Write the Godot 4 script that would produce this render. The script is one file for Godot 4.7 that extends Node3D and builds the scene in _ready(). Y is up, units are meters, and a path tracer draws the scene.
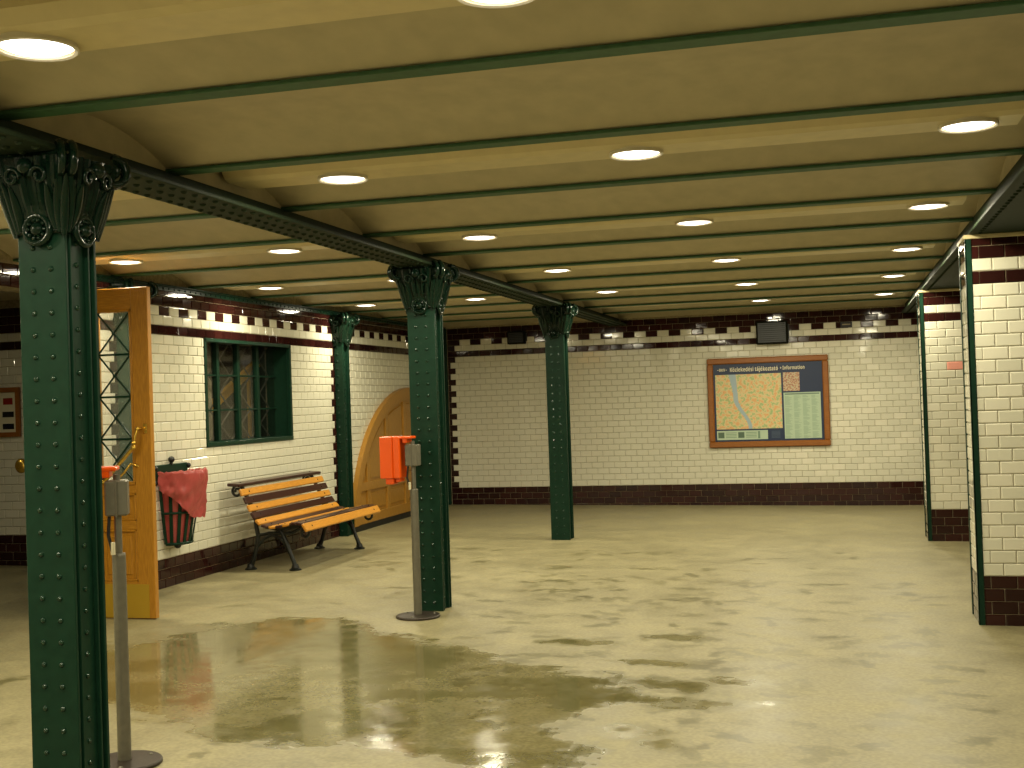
extends Node3D
# Underground station hall: iron columns, vaulted ceiling, glazed tile walls.

const RH := 0.0773      # height of one row of wall tiles
const TW := 0.150       # length of one tile with its joint
const SK := 3.4 * RH    # height where the white tiles start
const XL := -5.18       # face of the left wall
const ZB := -15.776     # face of the back wall
const XP := 0.79        # face of the piers
const JY := 2.445       # underside of the joists
const J0 := -3.545
const JS := 1.1125

var rng := RandomNumberGenerator.new()
var M := {}
var used := {}

func fl(x: float) -> float:
	return -0.033 - 0.012 * (x - 0.6)

# ------------------------------------------------------------------ mesh builder
class MB:
	var v := PackedVector3Array()
	var n := PackedVector3Array()
	var uv := PackedVector2Array()
	var xf := Transform3D()
	var min_x := -1e9          # vertices are kept at or beyond this plane (work piece cut flat)

	func tri(a: Vector3, b: Vector3, c: Vector3, na: Vector3, nb: Vector3, nc: Vector3, ua := Vector2(), ub := Vector2(), uc := Vector2()) -> void:
		var pa := xf * a
		var pb := xf * b
		var pc := xf * c
		pa.x = maxf(pa.x, min_x); pb.x = maxf(pb.x, min_x); pc.x = maxf(pc.x, min_x)
		var qa := (xf.basis * na).normalized()
		var qb := (xf.basis * nb).normalized()
		var qc := (xf.basis * nc).normalized()
		var g := (pb - pa).cross(pc - pa)
		if g.length_squared() < 1e-16:
			return
		if g.dot(qa + qb + qc) > 0.0:
			v.append_array([pa, pc, pb]); n.append_array([qa, qc, qb]); uv.append_array([ua, uc, ub])
		else:
			v.append_array([pa, pb, pc]); n.append_array([qa, qb, qc]); uv.append_array([ua, ub, uc])

	func quad(a: Vector3, b: Vector3, c: Vector3, d: Vector3, nn: Vector3, u0 := Vector2(0, 0), u1 := Vector2(1, 1)) -> void:
		tri(a, b, c, nn, nn, nn, u0, Vector2(u1.x, u0.y), u1)
		tri(a, c, d, nn, nn, nn, u0, u1, Vector2(u0.x, u1.y))

	func squad(a: Vector3, b: Vector3, c: Vector3, d: Vector3, na: Vector3, nb: Vector3, nc: Vector3, nd: Vector3) -> void:
		tri(a, b, c, na, nb, nc)
		tri(a, c, d, na, nc, nd)

	func box(lo: Vector3, hi: Vector3, ch := 0.0) -> void:
		var c := (lo + hi) * 0.5
		var h := (hi - lo) * 0.5
		var k := minf(ch, minf(h.x, minf(h.y, h.z)) * 0.9)
		for ax in 3:
			for s in [-1.0, 1.0]:
				var i := (ax + 1) % 3
				var j := (ax + 2) % 3
				var nn := Vector3(); nn[ax] = s
				var p: Array[Vector3] = []
				for q in [[-1, -1], [1, -1], [1, 1], [-1, 1]]:
					var w := Vector3(); w[ax] = s * h[ax]; w[i] = q[0] * (h[i] - k); w[j] = q[1] * (h[j] - k)
					p.append(c + w)
				quad(p[0], p[1], p[2], p[3], nn)
		if k <= 0.0:
			return
		for ax in 3:
			var i := (ax + 1) % 3
			var j := (ax + 2) % 3
			for si in [-1.0, 1.0]:
				for sj in [-1.0, 1.0]:
					var nn := Vector3(); nn[i] = si; nn[j] = sj
					var p: Array[Vector3] = []
					for q in [[-1, 0], [1, 0], [1, 1], [-1, 1]]:
						var w := Vector3(); w[ax] = q[0] * (h[ax] - k)
						w[i] = si * (h[i] - (k if q[1] == 1 else 0.0)); w[j] = sj * (h[j] - (0.0 if q[1] == 1 else k))
						p.append(c + w)
					quad(p[0], p[1], p[2], p[3], nn.normalized())
		for sx in [-1.0, 1.0]:
			for sy in [-1.0, 1.0]:
				for sz in [-1.0, 1.0]:
					var nn := Vector3(sx, sy, sz).normalized()
					tri(c + Vector3(sx * h.x, sy * (h.y - k), sz * (h.z - k)), c + Vector3(sx * (h.x - k), sy * h.y, sz * (h.z - k)), c + Vector3(sx * (h.x - k), sy * (h.y - k), sz * h.z), nn, nn, nn)

	func beam(a: Vector3, b: Vector3, w: float, d: float, side := Vector3.UP, ch := 0.002) -> void:
		# a bar from a to b, w along the side direction, d across it
		var y := (b - a).normalized()
		var z := side
		var x := y.cross(z).normalized()
		z = x.cross(y).normalized()
		var keep := xf
		xf = xf * Transform3D(Basis(x, y, z), (a + b) * 0.5)
		var l := (b - a).length() * 0.5
		box(Vector3(-d * 0.5, -l, -w * 0.5), Vector3(d * 0.5, l, w * 0.5), ch)
		xf = keep

	func tube(pts: Array, rad: Array, sides := 8, caps := true) -> void:
		var m := pts.size()
		var rings: Array = []
		var norms: Array = []
		var side := Vector3.ZERO
		for i in m:
			var t: Vector3 = (pts[mini(i + 1, m - 1)] - pts[maxi(i - 1, 0)]).normalized()
			if side == Vector3.ZERO:
				side = t.cross(Vector3.UP if absf(t.y) < 0.9 else Vector3.RIGHT).normalized()
			side = (side - t * side.dot(t)).normalized()
			var up := t.cross(side)
			var ring: Array[Vector3] = []
			var nr: Array[Vector3] = []
			var r: float = rad[mini(i, rad.size() - 1)]
			for k in sides:
				var a := TAU * k / sides
				var d := side * cos(a) + up * sin(a)
				ring.append(pts[i] + d * r); nr.append(d)
			rings.append(ring); norms.append(nr)
		for i in m - 1:
			for k in sides:
				var l := (k + 1) % sides
				squad(rings[i][k], rings[i][l], rings[i + 1][l], rings[i + 1][k], norms[i][k], norms[i][l], norms[i + 1][l], norms[i + 1][k])
		if caps:
			for e in [0, m - 1]:
				var t: Vector3 = (pts[0] - pts[1]).normalized() if e == 0 else (pts[m - 1] - pts[m - 2]).normalized()
				for k in range(1, sides - 1):
					tri(rings[e][0], rings[e][k], rings[e][k + 1], t, t, t)

	func lathe(prof: Array, sides := 16) -> void:
		# (radius, y) pairs around the y axis
		for i in prof.size() - 1:
			var p: Vector2 = prof[i]
			var q: Vector2 = prof[i + 1]
			var d := q - p
			var nn := Vector2(d.y, -d.x).normalized()
			if nn.length() < 0.5:
				continue
			for k in sides:
				var a := TAU * k / sides
				var b := TAU * (k + 1) / sides
				var ca := Vector3(cos(a), 0, sin(a))
				var cb := Vector3(cos(b), 0, sin(b))
				var na := ca * nn.x + Vector3.UP * nn.y
				var nb := cb * nn.x + Vector3.UP * nn.y
				squad(ca * p.x + Vector3.UP * p.y, cb * p.x + Vector3.UP * p.y, cb * q.x + Vector3.UP * q.y, ca * q.x + Vector3.UP * q.y, na, nb, nb, na)

	func ball(c: Vector3, r: float, sides := 10, rings := 6, sq := Vector3.ONE) -> void:
		for i in rings:
			var t0 := PI * i / rings - PI / 2
			var t1 := PI * (i + 1) / rings - PI / 2
			for k in sides:
				var a := TAU * k / sides
				var b := TAU * (k + 1) / sides
				var p := [Vector3(cos(t0) * cos(a), sin(t0), cos(t0) * sin(a)), Vector3(cos(t0) * cos(b), sin(t0), cos(t0) * sin(b)), Vector3(cos(t1) * cos(b), sin(t1), cos(t1) * sin(b)), Vector3(cos(t1) * cos(a), sin(t1), cos(t1) * sin(a))]
				squad(c + p[0] * r * sq, c + p[1] * r * sq, c + p[2] * r * sq, c + p[3] * r * sq, p[0] / sq, p[1] / sq, p[2] / sq, p[3] / sq)

	func rivet(c: Vector3, nn: Vector3, r: float) -> void:
		var s := nn.cross(Vector3.UP if absf(nn.y) < 0.9 else Vector3.RIGHT).normalized()
		var t := nn.cross(s)
		var k := 8
		for i in k:
			var a := TAU * i / k
			var b := TAU * (i + 1) / k
			var da := s * cos(a) + t * sin(a)
			var db := s * cos(b) + t * sin(b)
			var na := (da * 0.8 + nn * 0.6).normalized()
			var nb := (db * 0.8 + nn * 0.6).normalized()
			squad(c + da * r, c + db * r, c + db * r * 0.72 + nn * r * 0.5, c + da * r * 0.72 + nn * r * 0.5, da, db, nb, na)
			tri(c + da * r * 0.72 + nn * r * 0.5, c + db * r * 0.72 + nn * r * 0.5, c + nn * r * 0.75, na, nb, nn)

	func extrude(poly: PackedVector2Array, depth: float, bev := 0.0) -> void:
		# polygon in x,y; from z = 0 (back) to z = depth (front), front edge bevelled
		var pl := poly
		if Geometry2D.is_polygon_clockwise(pl):
			pl = pl.duplicate(); pl.reverse()
		var front := pl
		if bev > 0.0:
			var off := Geometry2D.offset_polygon(pl, -bev, Geometry2D.JOIN_MITER)
			if off.size() == 1 and off[0].size() == pl.size():
				# match the start vertex
				var o: PackedVector2Array = off[0]
				if Geometry2D.is_polygon_clockwise(o):
					o.reverse()
				var best := 0
				for i in o.size():
					if o[i].distance_to(pl[0]) < o[best].distance_to(pl[0]):
						best = i
				front = PackedVector2Array()
				for i in o.size():
					front.append(o[(best + i) % o.size()])
		var zb := depth - (bev if front != pl else 0.0)
		for i in pl.size():
			var j := (i + 1) % pl.size()
			var e := (pl[j] - pl[i]).normalized()
			var nn := Vector3(e.y, -e.x, 0)
			quad(Vector3(pl[i].x, pl[i].y, 0), Vector3(pl[j].x, pl[j].y, 0), Vector3(pl[j].x, pl[j].y, zb), Vector3(pl[i].x, pl[i].y, zb), nn)
			if front != pl:
				quad(Vector3(pl[i].x, pl[i].y, zb), Vector3(pl[j].x, pl[j].y, zb), Vector3(front[j].x, front[j].y, depth), Vector3(front[i].x, front[i].y, depth), (nn + Vector3.BACK).normalized())
		for side in 2:
			var q := front if side == 0 else pl
			var ix := Geometry2D.triangulate_polygon(q)
			var z := depth if side == 0 else 0.0
			var nn := Vector3.BACK if side == 0 else Vector3.FORWARD
			for t in range(0, ix.size(), 3):
				var a := q[ix[t]]
				var b := q[ix[t + 1]]
				var c := q[ix[t + 2]]
				tri(Vector3(a.x, a.y, z), Vector3(b.x, b.y, z), Vector3(c.x, c.y, z), nn, nn, nn, a, b, c)

	func mesh() -> ArrayMesh:
		var m := ArrayMesh.new()
		if v.is_empty():
			return m
		var a := []
		a.resize(Mesh.ARRAY_MAX)
		a[Mesh.ARRAY_VERTEX] = v
		a[Mesh.ARRAY_NORMAL] = n
		a[Mesh.ARRAY_TEX_UV] = uv
		m.add_surface_from_arrays(Mesh.PRIMITIVE_TRIANGLES, a)
		return m

# ------------------------------------------------------------------ nodes
func numbered(called: String, parent: Node) -> String:
	var key := "%d/%s" % [parent.get_instance_id(), called]
	var k: int = used.get(key, 0)
	used[key] = k + 1
	return called if k == 0 else "%s_%03d" % [called, k]

func put(called: String, mesh: Mesh, mat: Material, parent: Node = self) -> MeshInstance3D:
	var o := MeshInstance3D.new()
	o.name = numbered(called, parent)
	o.mesh = mesh
	o.material_override = mat
	parent.add_child(o, true)
	return o

func obj(called: String, b: MB, mat: Material, parent: Node = self) -> MeshInstance3D:
	return put(called, b.mesh(), mat, parent)

func base(called: String, at := Vector3.ZERO, turn := 0.0) -> Node3D:
	var o := Node3D.new()
	o.name = numbered(called, self)
	add_child(o, true)
	o.position = at
	o.rotation.y = turn
	return o

func tag(o: Node, label: String, category: String, group := "") -> void:
	o.set_meta("label", label)
	o.set_meta("category", category)
	if group:
		o.set_meta("group", group)

func structure(o: Node, label := "") -> Node:
	o.set_meta("kind", "structure")
	if label:
		o.set_meta("label", label)
	return o

func stuff(o: Node) -> Node:
	o.set_meta("kind", "stuff")
	return o

func mbox(lo: Vector3, hi: Vector3, ch := 0.0) -> MB:
	var b := MB.new()
	b.box(lo, hi, ch)
	return b

# ------------------------------------------------------------------ materials
func mat(c: Color, rough: float, metal := 0.0, spec := 0.5) -> StandardMaterial3D:
	var m := StandardMaterial3D.new()
	m.albedo_color = c
	m.roughness = rough
	m.metallic = metal
	m.metallic_specular = spec
	return m

func noise_tex(seed_: int, freq: float, lo: Color, hi: Color, octaves := 4, size := 512, kind := FastNoiseLite.TYPE_SIMPLEX_SMOOTH) -> NoiseTexture2D:
	var f := FastNoiseLite.new()
	f.seed = seed_; f.frequency = freq; f.fractal_octaves = octaves; f.noise_type = kind
	var t := NoiseTexture2D.new()
	t.width = size; t.height = size; t.seamless = true; t.noise = f
	var g := Gradient.new()
	g.set_color(0, lo); g.set_color(1, hi)
	t.color_ramp = g
	return t

func mottled(c: Color, amount: float, rough: float, scale: float, seed_: int, spec := 0.5, metal := 0.0) -> StandardMaterial3D:
	var m := mat(c, rough, metal, spec)
	m.albedo_texture = noise_tex(seed_, 0.02, Color(1 - amount, 1 - amount, 1 - amount), Color(1, 1, 1))
	m.uv1_triplanar = true
	m.uv1_world_triplanar = true
	m.uv1_scale = Vector3.ONE * scale
	return m

func wood(c0: Color, c1: Color, rough: float, seed_: int, along: Vector3) -> StandardMaterial3D:
	# grain stretched along one axis of the piece
	var m := mat(Color.WHITE, rough)
	m.albedo_texture = noise_tex(seed_, 0.03, c0, c1, 5, 512)
	m.uv1_triplanar = true
	m.uv1_world_triplanar = true
	m.uv1_scale = Vector3(6, 6, 6) - along * 5.4
	return m

func make_materials() -> void:
	M.white = []
	for k in 3:
		var c: Color = [Color(0.86, 0.85, 0.775), Color(0.84, 0.83, 0.755), Color(0.88, 0.865, 0.79)][k]
		M.white.append(mat(c, 0.05 + 0.03 * k))
	M.brown = []
	for k in 3:
		var c: Color = [Color(0.175, 0.078, 0.068), Color(0.155, 0.07, 0.062), Color(0.20, 0.09, 0.078)][k]
		M.brown.append(mat(c, 0.04 + 0.02 * k, 0.0, 0.4))
	M.pink = mat(Color(0.90, 0.62, 0.56), 0.2)
	M.mortar = mottled(Color(0.66, 0.61, 0.49), 0.25, 0.9, 2.0, 3)
	M.green = mottled(Color(0.085, 0.20, 0.145), 0.12, 0.33, 1.5, 5, 0.25)
	M.rivet = mat(Color(0.08, 0.19, 0.135), 0.16, 0.0, 0.5)
	M.girder = mottled(Color(0.15, 0.20, 0.135), 0.15, 0.62, 2.0, 17, 0.25)
	M.joist = mottled(Color(0.26, 0.40, 0.29), 0.15, 0.5, 1.5, 7, 0.3)
	M.cap = mottled(Color(0.05, 0.125, 0.085), 0.15, 0.14, 2.0, 8, 0.35)
	M.plaster = mottled(Color(0.74, 0.695, 0.57), 0.10, 0.55, 0.6, 9)
	M.duct = mottled(Color(0.84, 0.78, 0.60), 0.06, 0.4, 0.8, 10)
	M.iron = mottled(Color(0.055, 0.085, 0.075), 0.2, 0.4, 5.0, 11)
	M.black = mat(Color(0.03, 0.03, 0.03), 0.5)
	M.dark = mottled(Color(0.09, 0.095, 0.06), 0.2, 0.8, 3.0, 12, 0.2)
	M.brass = mat(Color(0.84, 0.69, 0.30), 0.25, 0.9)
	M.kick = mat(Color(0.72, 0.58, 0.17), 0.42, 0.35)
	M.steel = mottled(Color(0.47, 0.455, 0.40), 0.12, 0.40, 2.0, 13, 0.5, 0.4)
	M.base_steel = mottled(Color(0.24, 0.20, 0.16), 0.3, 0.45, 6.0, 14, 0.5, 0.4)
	M.orange = mat(Color(0.92, 0.335, 0.01), 0.3)
	M.orange_dark = mat(Color(0.55, 0.10, 0.01), 0.4)
	M.oak_v = wood(Color(0.60, 0.40, 0.09), Color(0.74, 0.52, 0.15), 0.32, 21, Vector3(0, 1, 0))
	M.oak_h = wood(Color(0.60, 0.40, 0.09), Color(0.74, 0.52, 0.15), 0.32, 22, Vector3(1, 0, 0))
	M.arch = wood(Color(0.58, 0.41, 0.14), Color(0.72, 0.53, 0.21), 0.36, 24, Vector3(0, 1, 0))
	M.frame = wood(Color(0.50, 0.29, 0.09), Color(0.62, 0.385, 0.13), 0.35, 26, Vector3(1, 0, 0))
	M.slat_y = wood(Color(0.72, 0.48, 0.15), Color(0.85, 0.61, 0.25), 0.30, 27, Vector3(0, 0, 1))
	M.slat_b = wood(Color(0.17, 0.085, 0.065), Color(0.27, 0.14, 0.10), 0.28, 28, Vector3(0, 0, 1))
	var g := mat(Color(0.75, 0.80, 0.74, 0.16), 0.03)
	g.transparency = BaseMaterial3D.TRANSPARENCY_ALPHA
	M.glass = g
	var gd := mat(Color(0.10, 0.12, 0.10, 0.15), 0.05)
	gd.transparency = BaseMaterial3D.TRANSPARENCY_ALPHA
	M.glass_dark = gd
	var bag := mat(Color(0.69, 0.31, 0.30), 0.28)
	bag.backlight_enabled = true
	bag.backlight = Color(0.40, 0.14, 0.13)
	M.bag = bag
	var lamp := mat(Color(1, 1, 1), 0.4)
	lamp.emission_enabled = true
	lamp.emission = Color(1.0, 0.97, 0.92)
	lamp.emission_energy_multiplier = 6.0
	M.lamp = lamp
	M.rim = mat(Color(0.85, 0.82, 0.74), 0.35)
	M.yellow = mat(Color(0.92, 0.70, 0.10), 0.5)
	M.room = mottled(Color(0.30, 0.28, 0.22), 0.2, 0.7, 1.5, 15)
	M.navy = mat(Color(0.035, 0.055, 0.12), 0.25)
	M.paper = mat(Color(0.85, 0.82, 0.70), 0.4)

func ellipse_blob(x: float, z: float, cx: float, cz: float, rx: float, rz: float) -> float:
	return 1.0 - Vector2((x - cx) / rx, (z - cz) / rz).length()

# damp floor: how wet the slab is at x, z (1 = a film of water)
var wet_poly := PackedVector2Array([Vector2(-4.45, -6.25), Vector2(-4.25, -6.75), Vector2(-4.0, -7.2), Vector2(-3.7, -7.6), Vector2(-3.25, -7.65), Vector2(-2.75, -7.1), Vector2(-2.3, -6.95), Vector2(-1.9, -6.75), Vector2(-1.55, -6.45), Vector2(-1.2, -6.2), Vector2(-0.95, -5.75), Vector2(-1.15, -5.3), Vector2(-1.05, -4.9), Vector2(-1.0, -4.3), Vector2(-1.3, -4.45), Vector2(-1.85, -4.65), Vector2(-2.6, -4.75), Vector2(-3.1, -4.85), Vector2(-3.6, -5.2), Vector2(-4.1, -5.7)])

func make_floor_material() -> StandardMaterial3D:
	# x from -6 to 2, z from -16 to 0
	var w := 768
	var h := 1536
	var alb := Image.create(w, h, false, Image.FORMAT_RGB8)
	var rgh := Image.create(w, h, false, Image.FORMAT_RGB8)
	var big := FastNoiseLite.new(); big.seed = 4; big.frequency = 0.9; big.fractal_octaves = 4
	var mid := FastNoiseLite.new(); mid.seed = 14; mid.frequency = 3.0; mid.fractal_octaves = 4
	var streak := FastNoiseLite.new(); streak.seed = 24; streak.frequency = 2.6; streak.fractal_octaves = 3
	var fine := FastNoiseLite.new(); fine.seed = 34; fine.frequency = 8.0; fine.fractal_octaves = 3
	# distance to the wet outline on a coarse grid
	var gw := 160
	var gh := 320
	var grid := PackedFloat32Array()
	grid.resize(gw * gh)
	for j in gh:
		for i in gw:
			var p := Vector2(-6.0 + 8.0 * i / (gw - 1), -16.0 + 16.0 * j / (gh - 1))
			var d := 9.0
			for k in wet_poly.size():
				var q := Geometry2D.get_closest_point_to_segment(p, wet_poly[k], wet_poly[(k + 1) % wet_poly.size()])
				d = minf(d, p.distance_to(q))
			if not Geometry2D.is_point_in_polygon(p, wet_poly):
				d = -d
			grid[j * gw + i] = d
	# tongues of water, damp prints of shoes
	var blobs: Array = [[-0.85, -6.05, 0.42, 0.20], [-0.62, -5.72, 0.36, 0.13], [-0.55, -6.15, 0.22, 0.16], [-1.0, -6.55, 0.35, 0.12], [-0.9, -5.2, 0.25, 0.12], [-1.5, -7.0, 0.3, 0.13], [-0.95, -7.25, 0.28, 0.12], [-0.75, -5.0, 0.14, 0.16]]
	var prints: Array = []
	rng.seed = 77
	for k in 330:
		var z := -4.2 - 7.0 * pow(rng.randf(), 1.1)
		var x := rng.randf_range(-4.4, 0.6)
		if rng.randf() < 0.55:
			x = rng.randf_range(-2.4, 0.5); z = rng.randf_range(-9.5, -5.0)
		prints.append([x, z, rng.randf_range(0.035, 0.075), rng.randf_range(0.07, 0.16), rng.randf_range(0, PI), rng.randf_range(0.35, 1.0)])
	var damp := PackedFloat32Array()
	damp.resize(w * h)
	for f in prints:
		var ci := int((f[0] + 6.0) / 8.0 * w)
		var cj := int((f[1] + 16.0) / 16.0 * h)
		var R := int(0.25 / 8.0 * w)
		for j in range(maxi(0, cj - R), mini(h, cj + R)):
			for i in range(maxi(0, ci - R), mini(w, ci + R)):
				var p := Vector2(-6.0 + 8.0 * i / w - f[0], -16.0 + 16.0 * j / h - f[1]).rotated(f[4])
				var e := 1.0 - Vector2(p.x / f[2], p.y / f[3]).length() + 0.9 * mid.get_noise_2d(i * 0.045, j * 0.045)
				if e > 0.0:
					damp[j * w + i] = maxf(damp[j * w + i], minf(1.0, e * 2.2) * f[5])
	for j in h:
		var z := -16.0 + 16.0 * j / h
		for i in w:
			var x := -6.0 + 8.0 * i / w
			var nb := big.get_noise_2d(x, z)
			var nm := mid.get_noise_2d(x, z)
			var d: float = grid[int(j * (gh - 1.0) / h) * gw + int(i * (gw - 1.0) / w)]
			d += 0.22 * nb + 0.16 * nm + 0.10 * streak.get_noise_2d(x * 0.6, z * 2.2)
			for q in blobs:
				if absf(x - q[0]) < q[2] and absf(z - q[1]) < q[3] + 0.1:
					d = maxf(d, 0.16 * (ellipse_blob(x, z, q[0], q[1], q[2], q[3]) + 0.8 * nm))
			var film := smoothstep(-0.04, 0.20, d + 0.05 * fine.get_noise_2d(x, z))
			var edge := smoothstep(-0.02, 0.10, d + 0.06 * fine.get_noise_2d(x, z))
			var dk: float = damp[j * w + i]
			var grain := rng.randf_range(-0.085, 0.085)
			var c := Color(0.54, 0.51, 0.38)
			var t := 1.0 + 0.07 * nb + 0.08 * nm + grain
			var soak := maxf(edge * (0.35 + 0.65 * smoothstep(-0.15, 0.35, nb + 0.5 * nm)), dk * 0.95)
			t *= lerpf(1.0, 0.72, soak)
			c = Color(c.r * t, c.g * t, c.b * t * lerpf(1.0, 0.86, soak))
			alb.set_pixel(i, j, c)
			var r := 0.46 + 0.10 * nm + 0.08 * nb
			r = lerpf(r, 0.30, dk * 0.6)
			r = lerpf(r, clampf(0.085 + 0.10 * (mid.get_noise_2d(x * 2.0 + 9.0, z * 2.0) + 0.25), 0.05, 0.3), film)
			rgh.set_pixel(i, j, Color(r, r, r))
	var m := mat(Color.WHITE, 1.0)
	m.albedo_texture = ImageTexture.create_from_image(alb)
	m.roughness_texture = ImageTexture.create_from_image(rgh)
	m.roughness_texture_channel = BaseMaterial3D.TEXTURE_CHANNEL_RED
	return m

# ------------------------------------------------------------------ tiles
var tile_mesh: ArrayMesh
func make_tile_mesh() -> void:
	# unit tile 1 x 1 centred, 7 mm proud, with a bevelled face; made at full size and scaled when cut
	var b := MB.new()
	var x := (TW - 0.003) * 0.5
	var y := (RH - 0.003) * 0.5
	var k := 0.006
	var z0 := -0.004
	var z1 := 0.002
	var z2 := 0.0065
	var o := [Vector2(-x, -y), Vector2(x, -y), Vector2(x, y), Vector2(-x, y)]
	var q := [Vector2(-x + k, -y + k), Vector2(x - k, -y + k), Vector2(x - k, y - k), Vector2(-x + k, y - k)]
	for i in 4:
		var j := (i + 1) % 4
		var e: Vector2 = (o[j] - o[i]).normalized()
		var nn := Vector3(e.y, -e.x, 0)
		b.quad(Vector3(o[i].x, o[i].y, z0), Vector3(o[j].x, o[j].y, z0), Vector3(o[j].x, o[j].y, z1), Vector3(o[i].x, o[i].y, z1), nn)
		b.quad(Vector3(o[i].x, o[i].y, z1), Vector3(o[j].x, o[j].y, z1), Vector3(q[j].x, q[j].y, z2), Vector3(q[i].x, q[i].y, z2), (nn * 0.6 + Vector3(0, 0, 0.8)).normalized())
	b.quad(Vector3(q[0].x, q[0].y, z2), Vector3(q[1].x, q[1].y, z2), Vector3(q[2].x, q[2].y, z2), Vector3(q[3].x, q[3].y, z2), Vector3(0, 0, 1))
	tile_mesh = b.mesh()

# Lay tiles on a wall. org: where u = 0, y = 0; along: unit vector; nrm: outward.
# row_fn.call(r) gives [[a, b, "w" or "b" or "m" (running bond fill, white) or "n" (running bond, brown)], ...]
func lay_tiles(parent: Node3D, org: Vector3, along: Vector3, nrm: Vector3, r0: int, r1: int, row_fn: Callable, near_pt: Vector3, most := 300, y_min := -1.0) -> void:
	var list: Array = []
	for r in range(r0, r1 + 1):
		var y0 := SK + r * RH
		var y1 := y0 + RH
		var yl := y0
		if y_min > -1.0:
			yl = maxf(y0, y_min)
		if y1 - yl < 0.012:
			continue
		for s in row_fn.call(r):
			var a: float = s[0]
			var b: float = s[1]
			if b - a < 0.012:
				continue
			var spans: Array = []
			if s[2] == "w" or s[2] == "b":
				spans.append([a, b])
			else:
				var off := 0.0 if posmod(r, 2) == 0 else TW * 0.5
				var k := ceili((a - off) / TW + 0.08)
				var p := a
				while true:
					var q: float = minf(off + k * TW, b)
					if b - q < 0.02:
						q = b
					spans.append([p, q])
					p = q
					k += 1
					if p >= b - 0.001:
						break
			var col := "w" if (s[2] == "w" or s[2] == "m") else "b"
			for q in spans:
				list.append([q[0], q[1], yl, y1, col])
	var up := Vector3.UP
	var placed: Array = []
	for t in list:
		var c: Vector3 = org + along * ((t[0] + t[1]) * 0.5) + up * ((t[2] + t[3]) * 0.5)
		var sx: float = (t[1] - t[0] - 0.003) / (TW - 0.003)
		var sy: float = (t[3] - t[2] - 0.003) / (RH - 0.003)
		var tilt := Basis(up, rng.randf_range(-0.006, 0.006)) * Basis(along, rng.randf_range(-0.008, 0.008))
		var bs := tilt * Basis(along, up, nrm)
		bs = Basis(bs.x * sx, bs.y * sy, bs.z)
		placed.append([c.distance_to(near_pt), Transform3D(bs, c + nrm * rng.randf_range(-0.0006, 0.0006)), t[4]])
	placed.sort_custom(func(a, b): return a[0] < b[0])
	var count := {"w": 0, "b": 0}
	var rest := {"w": [], "b": []}
	for p in placed:
		var c: String = p[2]
		if count[c] < most:
			count[c] += 1
			var o := put("white_tile" if c == "w" else "brown_tile", tile_mesh, (M.white if c == "w" else M.brown)[rng.randi() % 3], parent)
			o.transform = p[1]
		else:
			rest[c].append(p[1])
	for c in ["w", "b"]:
		if rest[c].is_empty():
			continue
		var mm := MultiMesh.new()
		mm.transform_format = MultiMesh.TRANSFORM_3D
		mm.mesh = tile_mesh
		mm.instance_count = rest[c].size()
		for i in rest[c].size():
			mm.set_instance_transform(i, rest[c][i])
		var o := MultiMeshInstance3D.new()
		o.name = "white_tile_field" if c == "w" else "brown_tile_field"
		o.multimesh = mm
		o.material_override = (M.white if c == "w" else M.brown)[1]
		parent.add_child(o, true)
		stuff(o)

func alternate(a: float, b: float, start: float) -> Array:
	# row of single tiles, brown and white in turn
	var out: Array = []
	var k := floori((a - start) / TW)
	var p := a
	while p < b - 0.005:
		var q := minf(start + (k + 1) * TW, b)
		out.append([p, q, "w" if posmod(k, 2) == 0 else "b"])
		p = q
		k += 1
	return out

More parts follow.
